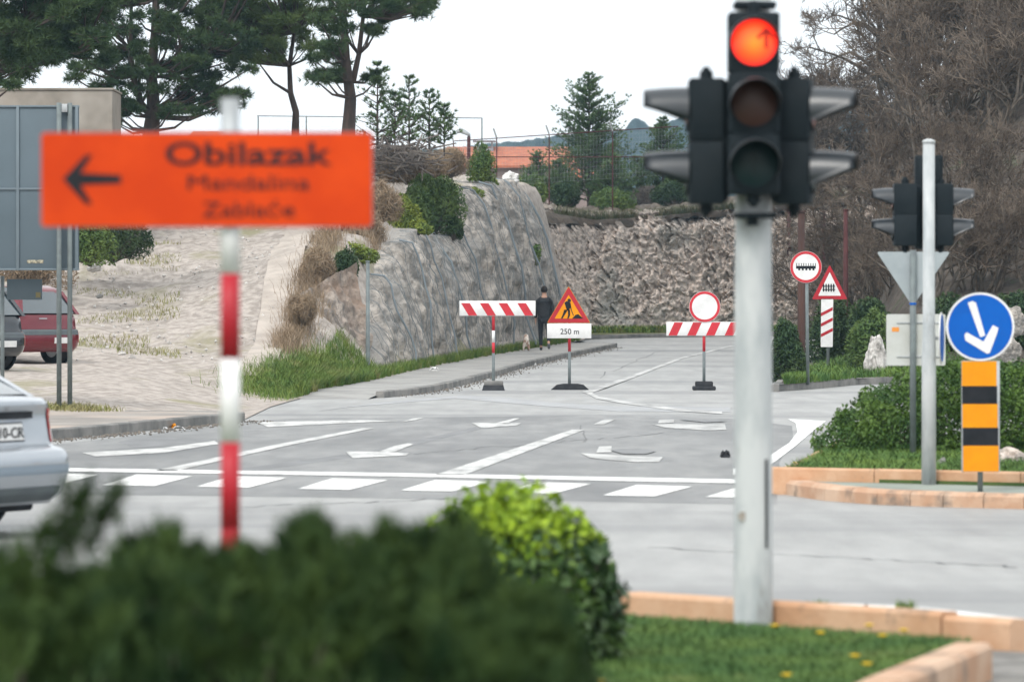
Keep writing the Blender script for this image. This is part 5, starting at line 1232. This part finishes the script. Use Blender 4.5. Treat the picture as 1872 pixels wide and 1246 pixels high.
# brush pile
t = thing('brush_pile', 'pile of grey cut branches with a sawn trunk on the mound', 'brush pile', W(735, 305, 121))
rg = np.random.default_rng(120); P0, P1, R0 = [], [], []
for _ in range(340):
    p = rg.normal(size=3)*np.array([.55, .5, .22])+np.array([-.1, 0, .25]); d = rg.normal(size=3)*np.array([1, .7, .35]); d /= np.linalg.norm(d); L = rg.uniform(.2, .9)
    P0.append(p-d*L/2); P1.append(p+d*L/2); R0.append(rg.uniform(.006, .03))
a = MB(); a.segs(P0, P1, R0, np.array(R0)*.6, 5); obj('branches', a, deadwood, t)
a = MB(); a.tube([(-.1, .1, .45), (.15, -.2, .25), (.5, -.5, -.02)], [.07, .10, .115], 12); lg = obj('log', a, deadwood, t, smooth=True)
a = MB(); a.tube([(.5, -.5, -.02), (.512, -.512, -.03)], .108, 12); obj('sawn_end', a, M('sawn_wood', (.10, .07, .06), None, rough=.9), lg)

# rocks
def rock(label, loc, r, mat, seed, name='rock'):
    me = bpy.data.meshes.new(name); import bmesh; bm = bmesh.new(); bmesh.ops.create_icosphere(bm, subdivisions=4, radius=1)
    for v in bm.verts:
        n = 1+.35*mn.fractal(v.co*1.2+Vector((seed, 0, 0)), .9, 2.1, 4)+.12*(mn.cell(v.co*2.5+Vector((0, seed, 0)))); v.co = Vector((v.co.x*r[0]*n, v.co.y*r[1]*n, v.co.z*r[2]*n))
    bm.to_mesh(me); bm.free(); return obj(name, me, mat, None, label, loc=loc, cat='rock')
rock('white boulder on the crest at the top of the netted cliff', W(932, 327, 146), (.27, .25, .22), M('chalk_white', (.75, .74, .72), (.5, .49, .47), scale=4, rough=.9, bump=.8, bscale=9), 1)
rock('upright pale rock spike above the left end of the hedge', W(1600, 655, 97), (.22, .3, .52), rock_pale_m, 2)
rock('brown grey rock beside the pale rock spike', W(1640, 650, 99), (.45, .4, .5), rock_far_m, 3)
rock('rounded grey boulder behind the blue disc at the right border', W(1838, 640, 92), (.30, .3, .25), rock_net_m, 4)
rock('grey boulder right of the blue disc edge', W(1848, 590, 96), (.28, .3, .30), rock_net_m, 5)
rock('rough brown stone at the right border below the amber board', W(1852, 845, 43), (.16, .3, .12), rock_far_m, 6)
rock('dark stone beside the slim white pole', W(1722, 848, 42), (.05, .06, .05), kerb_m, 7)
rock('pale stone lying on the gravel slope by the dry bush', W(172, 490, 101), (.14, .12, .08), rock_pale_m, 8)
rock('dark stone lying on the gravel near the grass', W(182, 541, 96), (.07, .07, .05), kerb_m, 9)

# rockfall net
t = thing('rockfall_net', 'steel rockfall net draped over the cliff with cable seams', 'rockfall net', (-1, 121, .5)); B0 = Vector((-1, 121, .5))
a = MB(); P0, P1 = [], []
for y in np.arange(98, 147, .55):
    pts = [Vector(cliff_pt(y+.05*math.sin(t_*5+y*3), t_, .05))-B0 for t_ in np.linspace(.03, 1.1, 22)]
    P0 += pts[:-1]; P1 += pts[1:]
a.segs(P0, P1, [.0065]*len(P0), [.0065]*len(P0), 3); obj('net_strands', a, M('net_wire', (.17, .19, .20), None, rough=.6, metal=.3), t)
for y, r_ in ((103, .022), (108.5, .022), (113.5, .02), (118, .026), (123, .022), (128.5, .024), (133.5, .03), (139.5, .024), (146, .04)):
    a = MB(); a.tube([Vector(cliff_pt(y, t_, .15))-B0 for t_ in np.linspace(.02, 1.08, 9)], r_, 6); obj('cable_seam', a, M('cable_grey', (.20, .235, .26), None, rough=.5, metal=.2) if y == 103 else bpy.data.materials['cable_grey'], t)

# litter
def litter(label, u, v, z0, sz, mat, name='litter', cat='litter'):
    x, y, z = G(u, v, z0); rg = np.random.default_rng(int(u)); a = MB(); n = 7
    a.grid([[(sz[0]*(i/n-.5), sz[1]*(j/n-.5), .01+sz[2]*abs(rg.uniform(.2, 1))*math.sin(math.pi*i/n)**.5) for j in range(n+1)] for i in range(n+1)])
    a.box(-sz[0]*.4, sz[0]*.4, -sz[1]*.4, sz[1]*.4, 0, sz[2]*.45, .004)
    return obj(name, a, mat, None, label, loc=(x, y, z), cat=cat)
litter('crumpled white wrapper lying by the left kerb', 326, 786, 0, (.17, .25, .05), whitep)
litter('small orange scrap beside the white wrapper', 318, 783, 0, (.07, .15, .07), yellowp)
litter('little white scrap left of the crumpled wrapper', 302, 785, 0, (.06, .15, .03), whitep)
litter('white packet lying on the pavement below the cliff', 794, 678, .13, (.22, .2, .09), whitep)
litter('small white scrap on the road just off the pavement kerb', 979, 669, 0, (.06, .2, .08), whitep)
litter('black crumpled scrap beside the thick pole on the road', 1326, 836, 0, (.12, .1, .09), rubber)
o_ = litter('small black cube shaped scrap beyond the near ochre edging', 1582, 1117, 0, (.045, .05, .035), rubber)

# small weeds beyond the near edging
P = []
rg = np.random.default_rng(140)
for (u, v, n) in ((1275, 1112, 160), (1500, 1113, 60), (1180, 1113, 50), (1655, 1113, 60)):
    x, y, z = G(u, v); P += [(x+rg.normal()*.03, y+rg.normal()*.03, 0) for _ in range(n)]
struct('weeds', blades(P, .05, .01, 1.2, rg), grassb_m, 'small green weeds growing along the near edging', kind='stuff', cat='weeds')

# ---- person and dog
def skin(name, verts, edges, radii, mat, parent, root=0, sub=2):
    me = bpy.data.meshes.new(name); me.from_pydata(verts, edges, []); o = link(bpy.data.objects.new(name, me))
    m1 = o.modifiers.new('s', 'SKIN'); m1.use_smooth_shade = True
    sv = me.skin_vertices[0].data if me.skin_vertices else None
    if sv is None:
        bpy.context.view_layer.objects.active = o; sv = me.skin_vertices[0].data
    for i, r_ in enumerate(radii): sv[i].radius = (r_, r_) if not isinstance(r_, tuple) else r_
    sv[root].use_root = True
    m2 = o.modifiers.new('b', 'SUBSURF'); m2.levels = sub; m2.render_levels = sub
    dg = bpy.context.evaluated_depsgraph_get(); dg.update(); m_ = bpy.data.meshes.new_from_object(o.evaluated_get(dg))
    bpy.data.objects.remove(o); m_.name = name; return obj(name, m_, mat, parent)
try:
    yp = 129.0; zp = roadz(yp)+.12
    t = thing('person', 'person in a black hooded coat and trousers walking away with a small dog', 'person', ((995-936)*yp/FP, yp, zp))
    # walking away (+y): left leg planted, right heel lifting
    V = [(0, 0, .94), (0, .01, 1.12), (0, .02, 1.32), (0, .02, 1.44), (0, .03, 1.53), (0, .03, 1.64), (0, .03, 1.70),      # 0-6 spine, head
         (-.10, 0, .90), (-.10, .10, .49), (-.09, .12, .09), (-.09, .24, .04),                                              # 7-10 left leg
         (.10, 0, .90), (.11, -.02, .50), (.12, -.30, .22), (.13, -.27, .09),                                              # 11-14 right leg
         (-.155, .02, 1.37), (-.24, -.03, 1.12), (-.235, .08, .87), (-.235, .11, .79),                                       # 15-18 left arm
         (.155, .02, 1.37), (.24, .02, 1.12), (.20, .16, .93), (.19, .19, .86)]                                              # 19-22 right arm
    Ed = [(0, 1), (1, 2), (2, 3), (3, 4), (4, 5), (5, 6), (0, 7), (7, 8), (8, 9), (9, 10), (0, 11), (11, 12), (12, 13), (13, 14), (3, 15), (15, 16), (16, 17), (17, 18), (3, 19), (19, 20), (20, 21), (21, 22)]
    Rd = [.13, .13, .13, .08, .055, .085, .06, .085, .055, .04, .032, .085, .055, .04, .032, .04, .035, .028, .03, .04, .035, .028, .03]
    for side, hb in ((-1, 18), (1, 22)):
        hx, hy, hz = V[hb]
        for k in range(4): n0 = len(V); V += [(hx, hy+.012*(k-1.5)*1.6, hz-.045), (hx-.004*side, hy+.012*(k-1.5)*1.7+.006, hz-.085-.006*(k % 3))]; Ed += [(hb, n0), (n0, n0+1)]; Rd += [.009, .007]
        n0 = len(V); V += [(hx, hy+.045, hz-.02), (hx, hy+.055, hz-.05)]; Ed += [(hb, n0), (n0, n0+1)]; Rd += [.010, .008]
    skin('body', V, Ed, Rd, skin_m, t, 0, 1)
    a = MB(); V = []; n = 20
    for q_ in np.linspace(-.45, 1, 10):
        th = q_*math.pi/2; V += [(.094*max(.03, math.cos(th))*math.cos(2*math.pi*k/n), .02+.108*max(.03, math.cos(th))*math.sin(2*math.pi*k/n), 1.685+.112*math.sin(th)) for k in range(n)]
    a.add(V, [(i_*n+k, i_*n+(k+1) % n, (i_+1)*n+(k+1) % n, (i_+1)*n+k) for i_ in range(9) for k in range(n)]+[tuple(9*n+k for k in range(n))]); obj('hair', a, hair_m, t, smooth=True)
    skin('coat', [(0, 0, .86), (0, 0, 1.0), (0, .01, 1.18), (0, .02, 1.33), (0, .02, 1.45), (0, .0, 1.50), (-.17, .02, 1.385), (-.235, -.03, 1.12), (-.24, .08, .90), (.17, .02, 1.385), (.235, .02, 1.12), (.21, .16, .96)],
         [(0, 1), (1, 2), (2, 3), (3, 4), (4, 5), (4, 6), (6, 7), (7, 8), (4, 9), (9, 10), (10, 11)], [(.19, .15), (.20, .16), (.20, .155), (.20, .15), (.11, .10), (.10, .10), .070, .060, .05, .070, .060, .05], coat_m, t, 2)
    skin('trousers', [(0, 0, .92), (-.10, 0, .86), (-.10, .10, .49), (-.09, .12, .12), (.10, 0, .86), (.11, -.02, .50), (.12, -.29, .24)], [(0, 1), (1, 2), (2, 3), (0, 4), (4, 5), (5, 6)], [.13, .10, .068, .05, .10, .068, .05], trous_m, t, 0)
    skin('shoe', [(-.09, .10, .06), (-.09, .16, .05), (-.09, .26, .035)], [(0, 1), (1, 2)], [.048, .045, .032], coat_m, t, 1)
    skin('shoe', [(.12, -.32, .20), (.125, -.30, .12), (.13, -.26, .045)], [(0, 1), (1, 2)], [.048, .045, .032], M('grey_shoe', (.12, .13, .14), None, rough=.7), t, 1)
    yd = 127.5; t = thing('dog', 'small white and brown dog walking on the pavement beside the person', 'dog', ((962-936)*yd/FP, yd, roadz(yd)+.12))
    V = [(0, -.14, .24), (0, 0, .25), (0, .15, .26), (.0, .24, .34), (0, .30, .40), (0, .38, .375), (0, -.22, .34), (0, -.20, .42),
         (-.07, -.13, .15), (-.075, -.17, .08), (-.075, -.14, .015), (.07, -.13, .15), (.075, -.19, .08), (.075, -.15, .015),
         (-.06, .16, .14), (-.06, .17, .015), (.06, .16, .14), (.06, .20, .015), (-.05, .28, .46), (.05, .28, .46)]
    Ed = [(0, 1), (1, 2), (2, 3), (3, 4), (4, 5), (0, 6), (6, 7), (0, 8), (8, 9), (9, 10), (0, 11), (11, 12), (12, 13), (2, 14), (14, 15), (2, 16), (16, 17), (4, 18), (4, 19)]
    Rd = [.095, .095, .10, .06, .065, .03, .025, .015, .05, .022, .02, .05, .022, .02, .035, .02, .035, .02, .018, .018]
    skin('body', V, Ed, Rd, fur_m, t, 1, 1)
    a = MB(); a.tube([(0, .21, .33), (0, .225, .345)], .068, 14); obj('collar', a, redp, t)
except Exception as ex:
    print('FIGURE ERROR', ex)

# ---- haze
hz = MB(); hz.box(-1510, 1510, -60, 1560, -1.3, 140)
hm = bpy.data.materials.new('haze_air'); hm.use_nodes = True; ht = hm.node_tree; ht.nodes.clear()
ho = ht.nodes.new('ShaderNodeOutputMaterial'); hv = ht.nodes.new('ShaderNodeVolumePrincipled')
hv.inputs['Color'].default_value = (.52, .78, 1.0, 1); hv.inputs['Density'].default_value = .00026; hv.inputs['Anisotropy'].default_value = .2
ht.links.new(hv.outputs[0], ho.inputs['Volume'])
o_ = obj('haze', hz, hm, None, 'pale thin haze filling the air', kind='stuff'); o_['category'] = 'haze'
